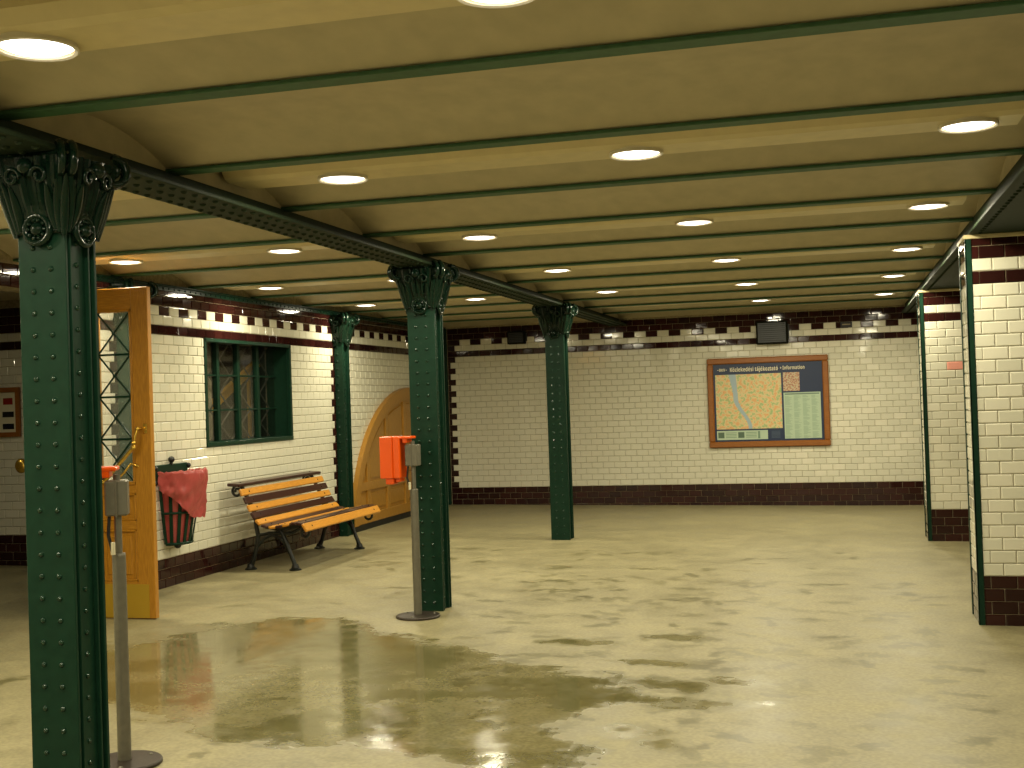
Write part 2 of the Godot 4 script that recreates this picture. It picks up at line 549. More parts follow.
# ------------------------------------------------------------------ column
func build_column(half: bool) -> Node3D:
	# stands on y = 0, plates face +z and -z; a half one is cut flat at local x = -0.1
	var t := Node3D.new()
	var top := 2.355
	var w := 0.0975
	var d := 0.093
	var cut := 0.002 if half else -1e9
	var b := MB.new(); b.min_x = cut
	b.box(Vector3(-w, 0, d - 0.014), Vector3(w, top, d), 0.002)
	obj("front_plate", b, M.green, t)
	if true:
		b = MB.new(); b.min_x = cut
		b.box(Vector3(-w, 0, -d), Vector3(w, top, -d + 0.014), 0.002)
		obj("rear_plate", b, M.green, t)
	b = MB.new(); b.min_x = cut
	b.box(Vector3(-w + 0.022, 0, -d + 0.010), Vector3(w - 0.022, top, d - 0.010))
	for s in [-1.0, 1.0]:
		for e in [-1.0, 1.0]:
			b.box(Vector3(s * (w - 0.013) - 0.009, 0, e * (d - 0.040) - 0.005), Vector3(s * (w - 0.013) + 0.009, top, e * (d - 0.040) + 0.005), 0.002)
	obj("web", b, M.green, t)
	b = MB.new(); b.min_x = cut
	var k := 0
	while 0.06 + k * 0.0785 < 2.06:
		var y := 0.06 + k * 0.0785
		for s in [-1.0, 1.0]:
			for e in [-1.0, 1.0]:
				b.rivet(Vector3(s * 0.036, y, e * d), Vector3(0, 0, e), 0.0115)
			b.rivet(Vector3(s * (w - 0.022), y + 0.02, 0), Vector3(s, 0, 0), 0.011)
		k += 1
	stuff(obj("rivets", b, M.rivet, t))
	# capital
	var y0 := 2.085
	var y1 := 2.335
	var prof: Array = []
	for i in 13:
		var s := i / 12.0
		prof.append(Vector2(0.107 + 0.014 * sin(s * PI) + 0.062 * pow(s, 1.35), lerpf(y0, y1, s)))
	b = MB.new(); b.min_x = cut
	var ring := func(r: float, y: float, amp: float, i: int) -> Vector3:
		var a := TAU * i / 96.0
		var cs := cos(a)
		var sn := sin(a)
		var e := pow(pow(absf(cs), 7.0) + pow(absf(sn), 7.0), -1.0 / 7.0)
		var q := r * e * (1.0 + amp * cos(a * 28.0))
		return Vector3(cs * q, y, sn * q)
	for i in prof.size() - 1:
		var amp0 := 0.045 * smoothstep(0.1, 0.4, i / 12.0)
		var amp1 := 0.045 * smoothstep(0.1, 0.4, (i + 1) / 12.0)
		for j in 96:
			var p0: Vector3 = ring.call(prof[i].x, prof[i].y, amp0, j)
			var p1: Vector3 = ring.call(prof[i].x, prof[i].y, amp0, j + 1)
			var p2: Vector3 = ring.call(prof[i + 1].x, prof[i + 1].y, amp1, j + 1)
			var p3: Vector3 = ring.call(prof[i + 1].x, prof[i + 1].y, amp1, j)
			var nn := (p1 - p0).cross(p3 - p0).normalized()
			if nn.dot(Vector3(p0.x, 0, p0.z)) < 0:
				nn = -nn
			b.quad(p0, p1, p2, p3, nn)
	obj("capital_bell", b, M.cap, t)
	b = MB.new(); b.min_x = cut
	b.box(Vector3(-0.112, 2.07, -0.112), Vector3(0.112, 2.098, 0.112), 0.008)
	obj("astragal", b, M.cap, t)
	# abacus with hollow sides
	b = MB.new(); b.min_x = cut
	var ap := PackedVector2Array()
	for s in 4:
		for i in 8:
			var f := i / 8.0 * 2.0 - 1.0
			var hollow := 0.150 + 0.024 * f * f
			ap.append(Vector2(f * 0.165, -hollow).rotated(s * PI / 2))
	var keep := b.xf
	b.xf = Transform3D(Basis(Vector3(1, 0, 0), PI / 2), Vector3(0, 2.362, 0))
	b.extrude(ap, 0.030)
	b.xf = keep
	obj("abacus", b, M.cap, t)
	for sx in [-1.0, 1.0]:
		for sz in [-1.0, 1.0]:
			if half and sx < 0:
				continue
			var dir := Vector3(sx, 0, sz).normalized()
			# volute rolled up under each corner of the abacus
			b = MB.new(); b.min_x = cut
			for lean in [-1.0, 1.0]:
				var sd: Vector3 = dir.rotated(Vector3.UP, lean * PI / 4)
				var cross: Vector3 = Vector3(-dir.z, 0, dir.x) * lean
				var pts: Array = []
				var rad: Array = []
				for i in 22:
					var a := i / 21.0 * TAU * 1.4 + PI * 0.5
					var r := 0.060 * (1.0 - i / 21.0 * 0.78)
					pts.append(dir * 0.198 + cross * 0.022 + Vector3(0, 2.315, 0) - dir * cos(a) * r + Vector3.UP * sin(a) * r + sd * 0.004)
					rad.append(0.017 * (1.0 - 0.45 * i / 21.0))
				b.tube(pts, rad, 7)
			b.ball(dir * 0.198 + Vector3(0, 2.315, 0), 0.018, 8, 6)
			obj("volute", b, M.cap, t)
			# acanthus leaf rising along the corner
			b = MB.new(); b.min_x = cut
			for f in [-2, -1, 0, 1, 2]:
				var cross2 := Vector3(-dir.z, 0, dir.x)
				var pts2: Array = []
				var rad2: Array = []
				for i in 8:
					var s := i / 7.0
					pts2.append(dir * (0.138 + 0.035 * s + 0.035 * s * s) + cross2 * (f * (0.012 + 0.019 * s)) - dir * absf(f) * 0.014 * (0.4 + s) + Vector3(0, lerpf(2.06 + 0.012 * absf(f), 2.27 - 0.018 * absf(f), s), 0))
					rad2.append(0.017 * sin((0.15 + 0.8 * s) * PI) + 0.003)
				b.tube(pts2, rad2, 6)
			obj("acanthus_leaf", b, M.cap, t)
	# medallions low on each face, curled leaves above them
	for s in 4:
		if half and s == 3:
			continue
		var nn := Vector3(0, 0, 1).rotated(Vector3.UP, s * PI / 2)
		if half and nn.x < -0.5:
			continue
		var cr := Vector3.UP.cross(nn)
		b = MB.new(); b.min_x = cut
		var c := nn * 0.113 + Vector3(0, 2.085, 0)
		var pts3: Array = []
		for i in 19:
			var a := TAU * i / 18.0
			pts3.append(c + (cr * cos(a) + Vector3.UP * sin(a)) * 0.050)
		b.tube(pts3, [0.013], 7, false)
		for i in 10:
			var a := TAU * i / 10.0
			b.ball(c + nn * 0.007 + (cr * cos(a) + Vector3.UP * sin(a)) * 0.034, 0.008, 6, 4)
		b.ball(c, 0.026, 10, 6)
		obj("medallion", b, M.cap, t)
		b = MB.new(); b.min_x = cut
		for side in [-1.0, 1.0]:
			var pts4: Array = []
			for i in 16:
				var a := i / 15.0 * TAU * 1.15
				var r := 0.034 * (1.0 - 0.7 * i / 15.0)
				pts4.append(nn * (0.148 + 0.034 * smoothstep(0.0, 1.0, (2.27 + sin(a) * r - 2.1) / 0.25)) + cr * side * (0.055 - cos(a) * r) + Vector3(0, 2.265 + sin(a) * r, 0))
			b.tube(pts4, [0.011, 0.010, 0.009, 0.008], 6)
		b.ball(nn * 0.175 + Vector3(0, 2.30, 0), 0.030, 9, 6, Vector3(1, 1, 1))
		obj("rosette", b, M.cap, t)
	return t

func place_thing(t: Node3D, called: String, at: Vector3, turn: float) -> Node3D:
	t.name = numbered(called, self)
	add_child(t, true)
	t.position = at
	t.rotation.y = turn
	return t

# ------------------------------------------------------------------ scene
func _ready() -> void:
	rng.seed = 12
	# camera
	var yaw := 0.260845
	var pitch := 0.013486
	var roll := -0.033094
	var F := Vector3(-sin(yaw) * cos(pitch), sin(pitch), -cos(yaw) * cos(pitch))
	var R := Vector3(cos(yaw), 0, -sin(yaw))
	var U := R.cross(F)
	var R2 := R * cos(roll) + U * sin(roll)
	var U2 := U * cos(roll) - R * sin(roll)
	var cam := Camera3D.new()
	cam.name = "camera"
	add_child(cam)
	cam.transform = Transform3D(Basis(R2, U2, -F), Vector3(0, 1.426, 0))
	cam.fov = rad_to_deg(2.0 * atan(384.0 / 1214.59))
	cam.near = 0.05
	cam.far = 100.0
	cam.current = true
	# environment: closed underground, no sky light
	var env := Environment.new()
	env.background_mode = Environment.BG_COLOR
	env.background_color = Color(0, 0, 0)
	env.ambient_light_source = Environment.AMBIENT_SOURCE_DISABLED
	env.tonemap_mode = Environment.TONE_MAPPER_LINEAR
	env.tonemap_exposure = 1.0
	env.sdfgi_enabled = true
	env.ssao_enabled = true
	env.ssil_enabled = true
	var we := WorldEnvironment.new()
	we.name = "environment"
	we.environment = env
	add_child(we)
	make_materials()
	make_tile_mesh()
	print("floor"); build_floor()
	print("ceiling"); build_ceiling()
	print("walls"); build_back_wall(); build_left_wall(); build_piers(); build_passage(); build_shell()
	print("lamps"); build_lamps()
	print("columns"); build_columns()
	print("things")
	build_open_door()
	build_arched_door()
	build_window()
	build_bench()
	build_bin()
	build_stand(Vector3(-2.741, fl(-2.741), -7.65), "orange ticket validator box on a grey steel post beside the middle column", 0.0)
	build_stand(Vector3(-2.832, fl(-2.832), -4.347), "ticket validator on a grey steel post half hidden behind the foremost column", 0.45)
	build_poster()
	build_wall_boxes()
	print("done")

const MUL := [0.30, 0.53, 0.76]
const LAMP_X := [-4.727, -3.526, -2.167, -0.802, 0.551]
const LAMP_E := 1.78

func build_lamps() -> void:
	var rows := ["back wall row", "second row from the back wall", "third row from the back wall", "fourth row from the back wall", "fifth row from the back wall", "sixth row from the back wall", "seventh row from the back wall", "eighth row from the back wall"]
	var cols := ["above the window wall", "between window wall and columns", "just past the iron columns", "midway between columns and piers", "along the tiled piers"]
	var rim := MB.new()
	rim.lathe([Vector2(0.098, 0.012), Vector2(0.112, 0.010), Vector2(0.116, 0.002), Vector2(0.116, -0.012), Vector2(0.118, -0.020), Vector2(0.112, -0.024), Vector2(0.104, -0.020)], 28)
	var rim_mesh := rim.mesh()
	var disc := MB.new()
	disc.lathe([Vector2(0.0, -0.016), Vector2(0.03, -0.0155), Vector2(0.06, -0.012), Vector2(0.085, -0.007), Vector2(0.104, 0.002)], 28)
	var disc_mesh := disc.mesh()
	for r in 8:
		var z := J0 - JS * 0.5 - JS * (9 - 2 * r)
		for c in 5:
			if r == 0 and c < 3:
				continue        # these are dark in the photograph
			add_lamp(Vector3(LAMP_X[c], 2.478, z), "round white ceiling lamp, %s, %s" % [rows[r], cols[c]], rim_mesh, disc_mesh, LAMP_E * (1.6 if r < 1 else 1.15 if r < 3 else 1.0))
	add_lamp(Vector3(-6.9, 2.478, -7.4), "round white ceiling lamp in the side passage", rim_mesh, disc_mesh, 0.8)
	add_lamp(Vector3(-6.2, 2.37, -10.6), "dim round ceiling lamp in the room behind the barred window", rim_mesh, disc_mesh, 0.12)

func add_lamp(at: Vector3, label: String, rim_mesh: Mesh, disc_mesh: Mesh, energy: float) -> void:
	var t := base("ceiling_lamp", at)
	tag(t, label, "ceiling lamp", "round ceiling lamps")
	var o := put("rim", rim_mesh, M.rim, t)
	o.position.y = 0.012
	o = put("diffuser", disc_mesh, M.lamp, t)
	o.position.y = 0.0
	var l := AreaLight3D.new()
	l.name = "lamp_light"
	l.area_size = Vector2(0.17, 0.17)
	l.light_color = Color(1.0, 0.96, 0.825)
	l.light_energy = energy
	l.shadow_enabled = true
	l.area_range = 20.0
	t.add_child(l)
	l.position = Vector3(0, -0.03, 0)
	l.rotation.x = -PI / 2

func build_floor() -> void:
	var b := MB.new()
	var x0 := -9.2
	var x1 := 4.8
	var z0 := -16.2
	var z1 := 3.6
	var uvf := func(x: float, z: float) -> Vector2: return Vector2((x + 6.0) / 8.0, (z + 16.0) / 16.0)
	var p := [Vector3(x0, fl(x0), z0), Vector3(x1, fl(x1), z0), Vector3(x1, fl(x1), z1), Vector3(x0, fl(x0), z1)]
	var u := [uvf.call(x0, z0), uvf.call(x1, z0), uvf.call(x1, z1), uvf.call(x0, z1)]
	b.tri(p[0], p[1], p[2], Vector3.UP, Vector3.UP, Vector3.UP, u[0], u[1], u[2])
	b.tri(p[0], p[2], p[3], Vector3.UP, Vector3.UP, Vector3.UP, u[0], u[2], u[3])
	b.box(Vector3(x0, -0.4, z0), Vector3(x1, -0.2, z1))
	var o := obj("floor", b, make_floor_material())
	structure(o, "beige terrazzo floor, partly wet")

func vault_y(s: float) -> float:
	# s from 0 to 1 across a bay; a low segment arch
	var rise := 0.125
	var q := 2.0 * s - 1.0
	return JY + 0.003 + rise * (1.0 - q * q)

func build_ceiling() -> void:
	var root := base("ceiling")
	structure(root, "low ceiling of plastered vaults between green iron joists")
	obj("slab", mbox(Vector3(-9.2, 2.66, -16.2), Vector3(4.8, 2.86, 3.6)), M.plaster, root)
	var xa := XL - 0.02
	var xb := 4.6
	var zs: Array = []
	for k in range(-6, 12):
		zs.append(J0 - JS * k)
	for k in zs.size() - 1:
		var b := MB.new()
		var za: float = zs[k]
		var zb: float = zs[k + 1]
		var m := 14
		for i in m:
			var s0 := float(i) / m
			var s1 := float(i + 1) / m
			var ya := vault_y(s0)
			var yb := vault_y(s1)
			var ga := Vector3(0, -1, -(vault_y(s0 + 0.01) - vault_y(s0 - 0.01)) / (0.02 * JS)).normalized()
			var gb := Vector3(0, -1, -(vault_y(s1 + 0.01) - vault_y(s1 - 0.01)) / (0.02 * JS)).normalized()
			var z0 := lerpf(za, zb, s0)
			var z1 := lerpf(za, zb, s1)
			b.squad(Vector3(xa, ya, z0), Vector3(xb, ya, z0), Vector3(xb, yb, z1), Vector3(xa, yb, z1), ga, ga, gb, gb)
		obj("vault", b, M.plaster, root)
	for z in zs:
		if z < ZB + 0.05:
			continue
		var b := MB.new()
		b.box(Vector3(xa, JY, z - 0.045), Vector3(xb, JY + 0.014, z + 0.045), 0.003)
		b.box(Vector3(xa, JY + 0.012, z - 0.008), Vector3(xb, JY + 0.2, z + 0.008))
		obj("joist", b, M.joist, root)
	# ducts in every other bay carry the lamps
	for r in 8:
		var z := J0 - JS * 0.5 - JS * (9 - 2 * r)
		for side in 2:
			var x0 := XL + 0.06 if side == 0 else -2.70
			var x1 := -2.79 if side == 0 else XP - 0.04
			var b := MB.new()
			var poly := PackedVector2Array([Vector2(-0.17, 2.60), Vector2(-0.165, 2.535), Vector2(-0.135, 2.495), Vector2(-0.10, 2.482), Vector2(0.10, 2.482), Vector2(0.135, 2.495), Vector2(0.165, 2.535), Vector2(0.17, 2.60)])
			b.xf = Transform3D(Basis(Vector3(0, 0, 1), Vector3(0, 1, 0), Vector3(-1, 0, 0)), Vector3(x1, 0, z))
			b.extrude(poly, x1 - x0)
			obj("lamp_duct", b, M.duct, root)
	# girder on the column line
	var g := MB.new()
	g.box(Vector3(-2.865, 2.360, -15.75), Vector3(-2.615, 2.378, 3.2), 0.003)
	g.box(Vector3(-2.835, 2.376, -15.75), Vector3(-2.645, 2.392, 3.2), 0.003)
	g.box(Vector3(-2.765, 2.390, -15.75), Vector3(-2.725, 2.45, 3.2))
	var go := obj("girder", g, M.girder, root)
	g = MB.new()
	var z := -15.70
	while z < 0.5:
		for s in [-0.088, 0.0, 0.088]:
			g.rivet(Vector3(-2.74 + s, 2.360, z + (0.045 if s == 0.0 else 0.0)), Vector3(0, -1, 0), 0.016)
		z += 0.09
	stuff(obj("rivets", g, M.girder, go))
	obj("spandrel", mbox(Vector3(-2.762, 2.43, -15.75), Vector3(-2.728, 2.64, 3.2)), M.plaster, root)
	# girder over the piers
	g = MB.new()
	g.box(Vector3(XP + 0.02, 2.345, -15.75), Vector3(XP + 0.42, 2.365, 3.2), 0.003)
	g.box(Vector3(XP + 0.06, 2.36, -15.75), Vector3(XP + 0.12, 2.46, 3.2))
	g.box(Vector3(XP + 0.32, 2.36, -15.75), Vector3(XP + 0.38, 2.46, 3.2))
	go = obj("girder", g, M.girder, root)
	g = MB.new()
	z = -15.70
	while z < 0.5:
		for s in [0.08, 0.36]:
			g.rivet(Vector3(XP + s, 2.345, z), Vector3(0, -1, 0), 0.014)
		z += 0.10
	stuff(obj("rivets", g, M.girder, go))
	obj("spandrel", mbox(Vector3(XP + 0.07, 2.45, -15.75), Vector3(XP + 0.11, 2.64, 3.2)), M.plaster, root)
	# riveted angle iron along the top of the left wall
	g = MB.new()
	g.box(Vector3(XL + 0.004, 2.428, ZB + 0.02), Vector3(XL + 0.055, 2.440, -7.30), 0.002)
	g.box(Vector3(XL + 0.004, 2.395, ZB + 0.02), Vector3(XL + 0.020, 2.440, -7.30), 0.002)
	go = obj("edge_angle", g, M.green, root)
	g = MB.new()
	z = ZB + 0.08
	while z < -7.35:
		g.rivet(Vector3(XL + 0.020, 2.413, z), Vector3(1, 0, 0), 0.011)
		z += 0.085
	stuff(obj("rivets", g, M.green, go))

func build_back_wall() -> void:
	var o := obj("wall_back", mbox(Vector3(-5.45, -0.3, ZB - 0.3), Vector3(4.6, 2.66, ZB)), M.mortar)
	structure(o, "back wall of white glazed tiles with brown borders")
	var u0 := 0.075
	var u1 := 6.6
	var start := 0.2485
	# u = 0 at x = -5.18; floor clip by height of slab at the left, below it the slab hides the rest
	var rf := func(r: int) -> Array:
		var out: Array = []
		if r < 0:
			return [[u0, u1, "n"]]
		if r <= 22:
			var e := u0 + (0.105 if r % 2 == 0 else 0.035)
			return [[u0, e, "b"], [e, u1, "m"]]
		if r == 23:
			return [[u0, u1, "n"]]
		if r == 24:
			return [[u0, u0 + 0.10, "b"], [u0 + 0.10, u1, "m"]]
		if r == 25:
			out = [[u0, start, "n"]]
			out.append_array(alternate(start, u1, start))
			return out
		return [[u0, u1, "n"]]
	lay_tiles(o, Vector3(XL, 0, ZB), Vector3(1, 0, 0), Vector3(0, 0, 1), -4, 27, rf, Vector3(0.0, 1.4, ZB), 300, -0.03)
	var b := MB.new()
	b.box(Vector3(XL + 0.0, fl(XL), ZB), Vector3(XL + 0.07, 2.43, ZB + 0.05), 0.004)
	var t := obj("trim_1", b, M.green)
	structure(t, "green iron post in the corner of the back wall")

func arch_top(z: float) -> float:
	var q := (z + 14.30) / 1.93
	return 1.615 * sqrt(maxf(0.0, 1.0 - q * q))

func build_left_wall() -> void:
	# body with the window opening left out
	var b := MB.new()
	var xo := XL - 0.27
	b.box(Vector3(xo, -0.3, -9.285), Vector3(XL, 2.66, -7.30))
	b.box(Vector3(xo, -0.3, -15.776), Vector3(XL, 2.66, -10.97))
	b.box(Vector3(xo, -0.3, -10.97), Vector3(XL, 1.116, -9.285))
	b.box(Vector3(xo, 2.041, -10.97), Vector3(XL, 2.66, -9.285))
	var o := obj("wall_left", b, M.mortar)
	structure(o, "long wall of white glazed tiles with a brown checker band")
	# u runs from z = -7.30 towards the back wall
	var zc := func(u: float) -> float: return -7.30 - u
	var U1 := 15.776 - 7.30
	var rf := func(r: int) -> Array:
		var out: Array = []
		var holes: Array = []     # [a, b]
		# pilasters stand against the wall at z = -7.96 and -12.14
		for pz in [-8.08, -12.14]:
			holes.append([-7.30 - pz - 0.08, -7.30 - pz + 0.08])
		if r >= 11 and r <= 22:
			holes.append([-7.30 + 9.285, -7.30 + 10.97])
		var y := SK + (r + 0.5) * RH
		y += 0.5 * RH
		if y < 1.57 and y > 0.0:
			var q := clampf(y / 1.57, 0.0, 1.0)
			var dz := 1.90 * sqrt(1.0 - q * q)
			holes.append([-7.30 + 14.30 - dz, minf(-7.30 + 14.30 + dz, 7.88)])
		holes.sort_custom(func(a, c): return a[0] < c[0])
		var p := 0.0
		var kind := "n" if (r < 0 or r == 23 or r >= 26) else "m"
		var spans: Array = []
		for hl in holes:
			if hl[0] > p:
				spans.append([p, hl[0]])
			p = maxf(p, hl[1])
		if p < U1:
			spans.append([p, U1])
		for s in spans:
			var a: float = s[0]
			var c: float = s[1]
			if kind == "m" and r <= 22:
				# brown quoins beside the pilasters
				var tw := 0.105 if r % 2 == 1 else 0.045
				for pz in [-8.08, -12.14]:
					var pa: float = -7.30 - pz - 0.08
					var pb: float = -7.30 - pz + 0.08
					if absf(c - pa) < 0.001 and c - a > tw:
						out.append([c - tw, c, "b"])
						c -= tw
					if absf(a - pb) < 0.001 and c - a > tw:
						out.append([a, a + tw, "b"])
						a += tw
			if r == 25:
				out.append_array(alternate(a, c, 8.597 - 7.30 - TW))
			else:
				out.append([a, c, kind])
		return out
	lay_tiles(o, Vector3(XL, 0, -7.30), Vector3(0, 0, -1), Vector3(1, 0, 0), -4, 27, rf, Vector3(-5.18, 1.4, -8.3), 300, 0.03)
	var jf := func(r: int) -> Array: return [[0.0, 0.27, "n" if (r < 0 or r == 23 or r >= 25) else "m"]]
	lay_tiles(o, Vector3(XL - 0.27, 0, -7.30), Vector3(1, 0, 0), Vector3(0, 0, 1), -4, 25, jf, Vector3(-5.3, 1.4, -7.3), 300, 0.04)

func build_piers() -> void:
	var names := ["white tiled pier with green iron corner strips, nearer the open door", "white tiled pier with green iron corner strips, nearer the wall map"]
	for k in 3:
		var zf: float = [-7.88, -12.13, -3.75][k]
		var depth := 0.40
		var wdt := 0.95
		var t := base("tiled_pier", Vector3(XP, 0, zf))
		if k < 2:
			tag(t, names[k], "pier", "tiled piers")
		else:
			tag(t, "white tiled pier nearest the front wall of the hall", "pier", "tiled piers")
		obj("core", mbox(Vector3(0.008, fl(XP), -depth + 0.008), Vector3(wdt - 0.008, 2.318, -0.008)), M.mortar, t)
		if k == 2:
			# only its bulk matters: it stands outside the frame
			pass
		for e in [[0.0, 0.0], [0.0, -depth], [wdt, 0.0], [wdt, -depth]]:
			var b := MB.new()
			var sx := 1.0 if e[0] == 0.0 else -1.0
			var sz := -1.0 if e[1] == 0.0 else 1.0
			var yb := fl(XP + e[0]) + 0.001
			b.box(Vector3(minf(e[0] - sx * 0.003, e[0] + sx * 0.034), yb, minf(e[1] - sz * 0.003, e[1] + sz * 0.006)), Vector3(maxf(e[0] - sx * 0.003, e[0] + sx * 0.034), 2.32, maxf(e[1] - sz * 0.003, e[1] + sz * 0.006)), 0.002)
			b.box(Vector3(minf(e[0] - sx * 0.003, e[0] + sx * 0.006), yb, minf(e[1] - sz * 0.003, e[1] + sz * 0.034)), Vector3(maxf(e[0] - sx * 0.003, e[0] + sx * 0.006), 2.32, maxf(e[1] - sz * 0.003, e[1] + sz * 0.034)), 0.002)
			obj("corner_strip", b, M.green, t)
		obj("top_trim", mbox(Vector3(-0.010, 2.318, -depth - 0.010), Vector3(wdt + 0.010, 2.344, 0.010), 0.004), M.duct, t)
		var kind := func(r: int) -> String: return "n" if (r < 0 or r == 23 or r >= 25) else "m"
		var front := func(r: int) -> Array: return [[0.034, wdt - 0.034, kind.call(r)]]
		var side := func(r: int) -> Array: return [[0.034, depth - 0.034, kind.call(r)]]
		var ym := fl(XP + 0.9)
		lay_tiles(t, Vector3(0, 0, -0.008), Vector3(1, 0, 0), Vector3(0, 0, 1), -4, 26, front, Vector3(0, 1.2, 0), 300, ym)
		lay_tiles(t, Vector3(0.008, 0, -depth), Vector3(0, 0, 1), Vector3(-1, 0, 0), -4, 26, side, Vector3(0, 1.2, 0), 300, ym)
		if k == 1:
			# one tile has been replaced in pink
			var best: Node3D = null
			var want := Vector3(0.345, 1.60, 0.0)
			for c in t.get_children():
				if String(c.name).begins_with("white_tile") and c is MeshInstance3D:
					if best == null or c.position.distance_to(want) < best.position.distance_to(want):
						best = c
			if best:
				(best as MeshInstance3D).material_override = M.pink

func build_passage() -> void:
	# side passage behind the open door
	var o := obj("wall_passage", mbox(Vector3(-9.0, -0.3, -9.9), Vector3(-5.45, 2.66, -9.6)), M.mortar)
	structure(o, "tiled end wall of the side passage")
	var rf := func(r: int) -> Array:
		if r < 0:
			return [[0.0, 3.5, "n"]]
		if r == 0:
			return [[0.0, 1.22, "m"], [1.22, 3.5, "n"]]
		return [[0.0, 3.5, "n" if (r == 23 or r >= 25) else "m"]]
	lay_tiles(o, Vector3(-9.0, 0, -9.6), Vector3(1, 0, 0), Vector3(0, 0, 1), -4, 27, rf, Vector3(-7.4, 1.4, -9.6), 300, 0.05)
	structure(obj("wall_passage_side", mbox(Vector3(-9.2, -0.3, -9.9), Vector3(-9.0, 2.66, 3.6)), M.mortar), "far side wall of the passage")
	structure(obj("wall_passage_near", mbox(Vector3(-9.0, -0.3, -5.3), Vector3(-5.45, 2.66, -5.1)), M.mortar), "near wall of the passage")
	structure(obj("ceiling_passage", mbox(Vector3(-9.0, 2.50, -9.6), Vector3(-5.45, 2.66, -5.3)), M.plaster), "plastered passage ceiling")
	# wall from the doorway towards the viewer, and the lintel over the opening
	structure(obj("wall_left_near", mbox(Vector3(XL - 0.27, -0.3, -5.75), Vector3(XL, 2.66, 3.6)), M.white[1]), "tiled left wall beside the viewer")
	var l := obj("trim_2", mbox(Vector3(XL - 0.27, 2.285, -7.30), Vector3(XL, 2.66, -5.75)), M.mortar)
	structure(l, "brown tiled lintel over the doorway")
	var lf := func(r: int) -> Array: return [[0.0, 1.55, "n"]]
	lay_tiles(l, Vector3(XL, 0, -5.75), Vector3(0, 0, -1), Vector3(1, 0, 0), 26, 27, lf, Vector3(-5.18, 2.3, -6.5))
	# framed notice board in the passage
	var t := base("notice_board", Vector3(-7.52, 1.47, -9.59))
	tag(t, "brown framed notice board hanging on the passage wall behind the foremost column", "notice board")
	obj("backing", mbox(Vector3(-0.27, -0.20, 0.0), Vector3(0.27, 0.20, 0.012)), M.paper, t)
	for s in [-1.0, 1.0]:
		obj("frame_bar", mbox(Vector3(-0.30, s * 0.205 - 0.022, 0.0), Vector3(0.30, s * 0.205 + 0.022, 0.032), 0.004), M.frame, t)
		obj("frame_bar", mbox(Vector3(s * 0.278 - 0.022, -0.19, 0.0), Vector3(s * 0.278 + 0.022, 0.19, 0.031), 0.004), M.frame, t)
	for q in [[0.17, 0.10, 0.10, 0.06, M.orange_dark], [0.17, -0.02, 0.12, 0.05, M.black], [0.17, -0.13, 0.12, 0.05, M.navy], [-0.06, 0.03, 0.20, 0.26, M.mortar]]:
		obj("notice", mbox(Vector3(q[0] - q[2] * 0.5, q[1] - q[3] * 0.5, 0.012), Vector3(q[0] + q[2] * 0.5, q[1] + q[3] * 0.5, 0.014)), q[4], t)
	# brass rail end
	t = base("handrail", Vector3(-6.36, 1.03, -8.45))
	tag(t, "brass handrail with a round end knob in the passage behind the foremost column", "handrail")
	var b := MB.new()
	b.ball(Vector3(0, 0, 0.02), 0.055, 14, 8, Vector3(1, 1.1, 0.6))
	obj("end_knob", b, M.brass, t)
	b = MB.new()
	b.tube([Vector3(0, 0, 0), Vector3(0.3, -0.05, -0.2), Vector3(0.92, -0.05, -0.45)], [0.02], 10)
	obj("rail", b, M.brass, t)

func build_shell() -> void:
	structure(obj("wall_front", mbox(Vector3(-9.2, -0.3, 3.3), Vector3(4.8, 2.66, 3.6)), M.white[1]), "tiled wall behind the viewer")
	structure(obj("wall_right", mbox(Vector3(4.6, -0.3, -16.0), Vector3(4.8, 2.66, 3.6)), M.white[1]), "tiled wall beyond the piers")

func build_columns() -> void:
	var c := build_column(false)
	var g := "riveted iron columns down the hall"
	place_thing(c, "iron_column", Vector3(-2.732, fl(-2.732), -7.963), 0)
	tag(c, "green riveted iron column with leafy capital, right behind the bright orange box", "column", g)
	var d := c.duplicate() as Node3D
	place_thing(d, "iron_column", Vector3(-2.728, fl(-2.728), -12.02), 0)
	tag(d, "green riveted iron column with leafy capital, nearest the tiled back wall", "column", g)
	var e := c.duplicate() as Node3D
	place_thing(e, "iron_column", Vector3(-2.735, fl(-2.735), -3.863), 0)
	tag(e, "thick green riveted iron column with glossy leafy capital, standing before the open door", "column", g)
	var p := build_column(true)
	place_thing(p, "iron_pilaster", Vector3(XL + 0.008, fl(XL), -12.14), 0)
	tag(p, "green riveted half column against the wall between bench and arched door", "pilaster", "iron half columns on the window wall")
	var q := p.duplicate() as Node3D
	place_thing(q, "iron_pilaster", Vector3(XL + 0.008, fl(XL), -8.08), 0)
	tag(q, "green riveted half column against the wall behind the open door", "pilaster", "iron half columns on the window wall")

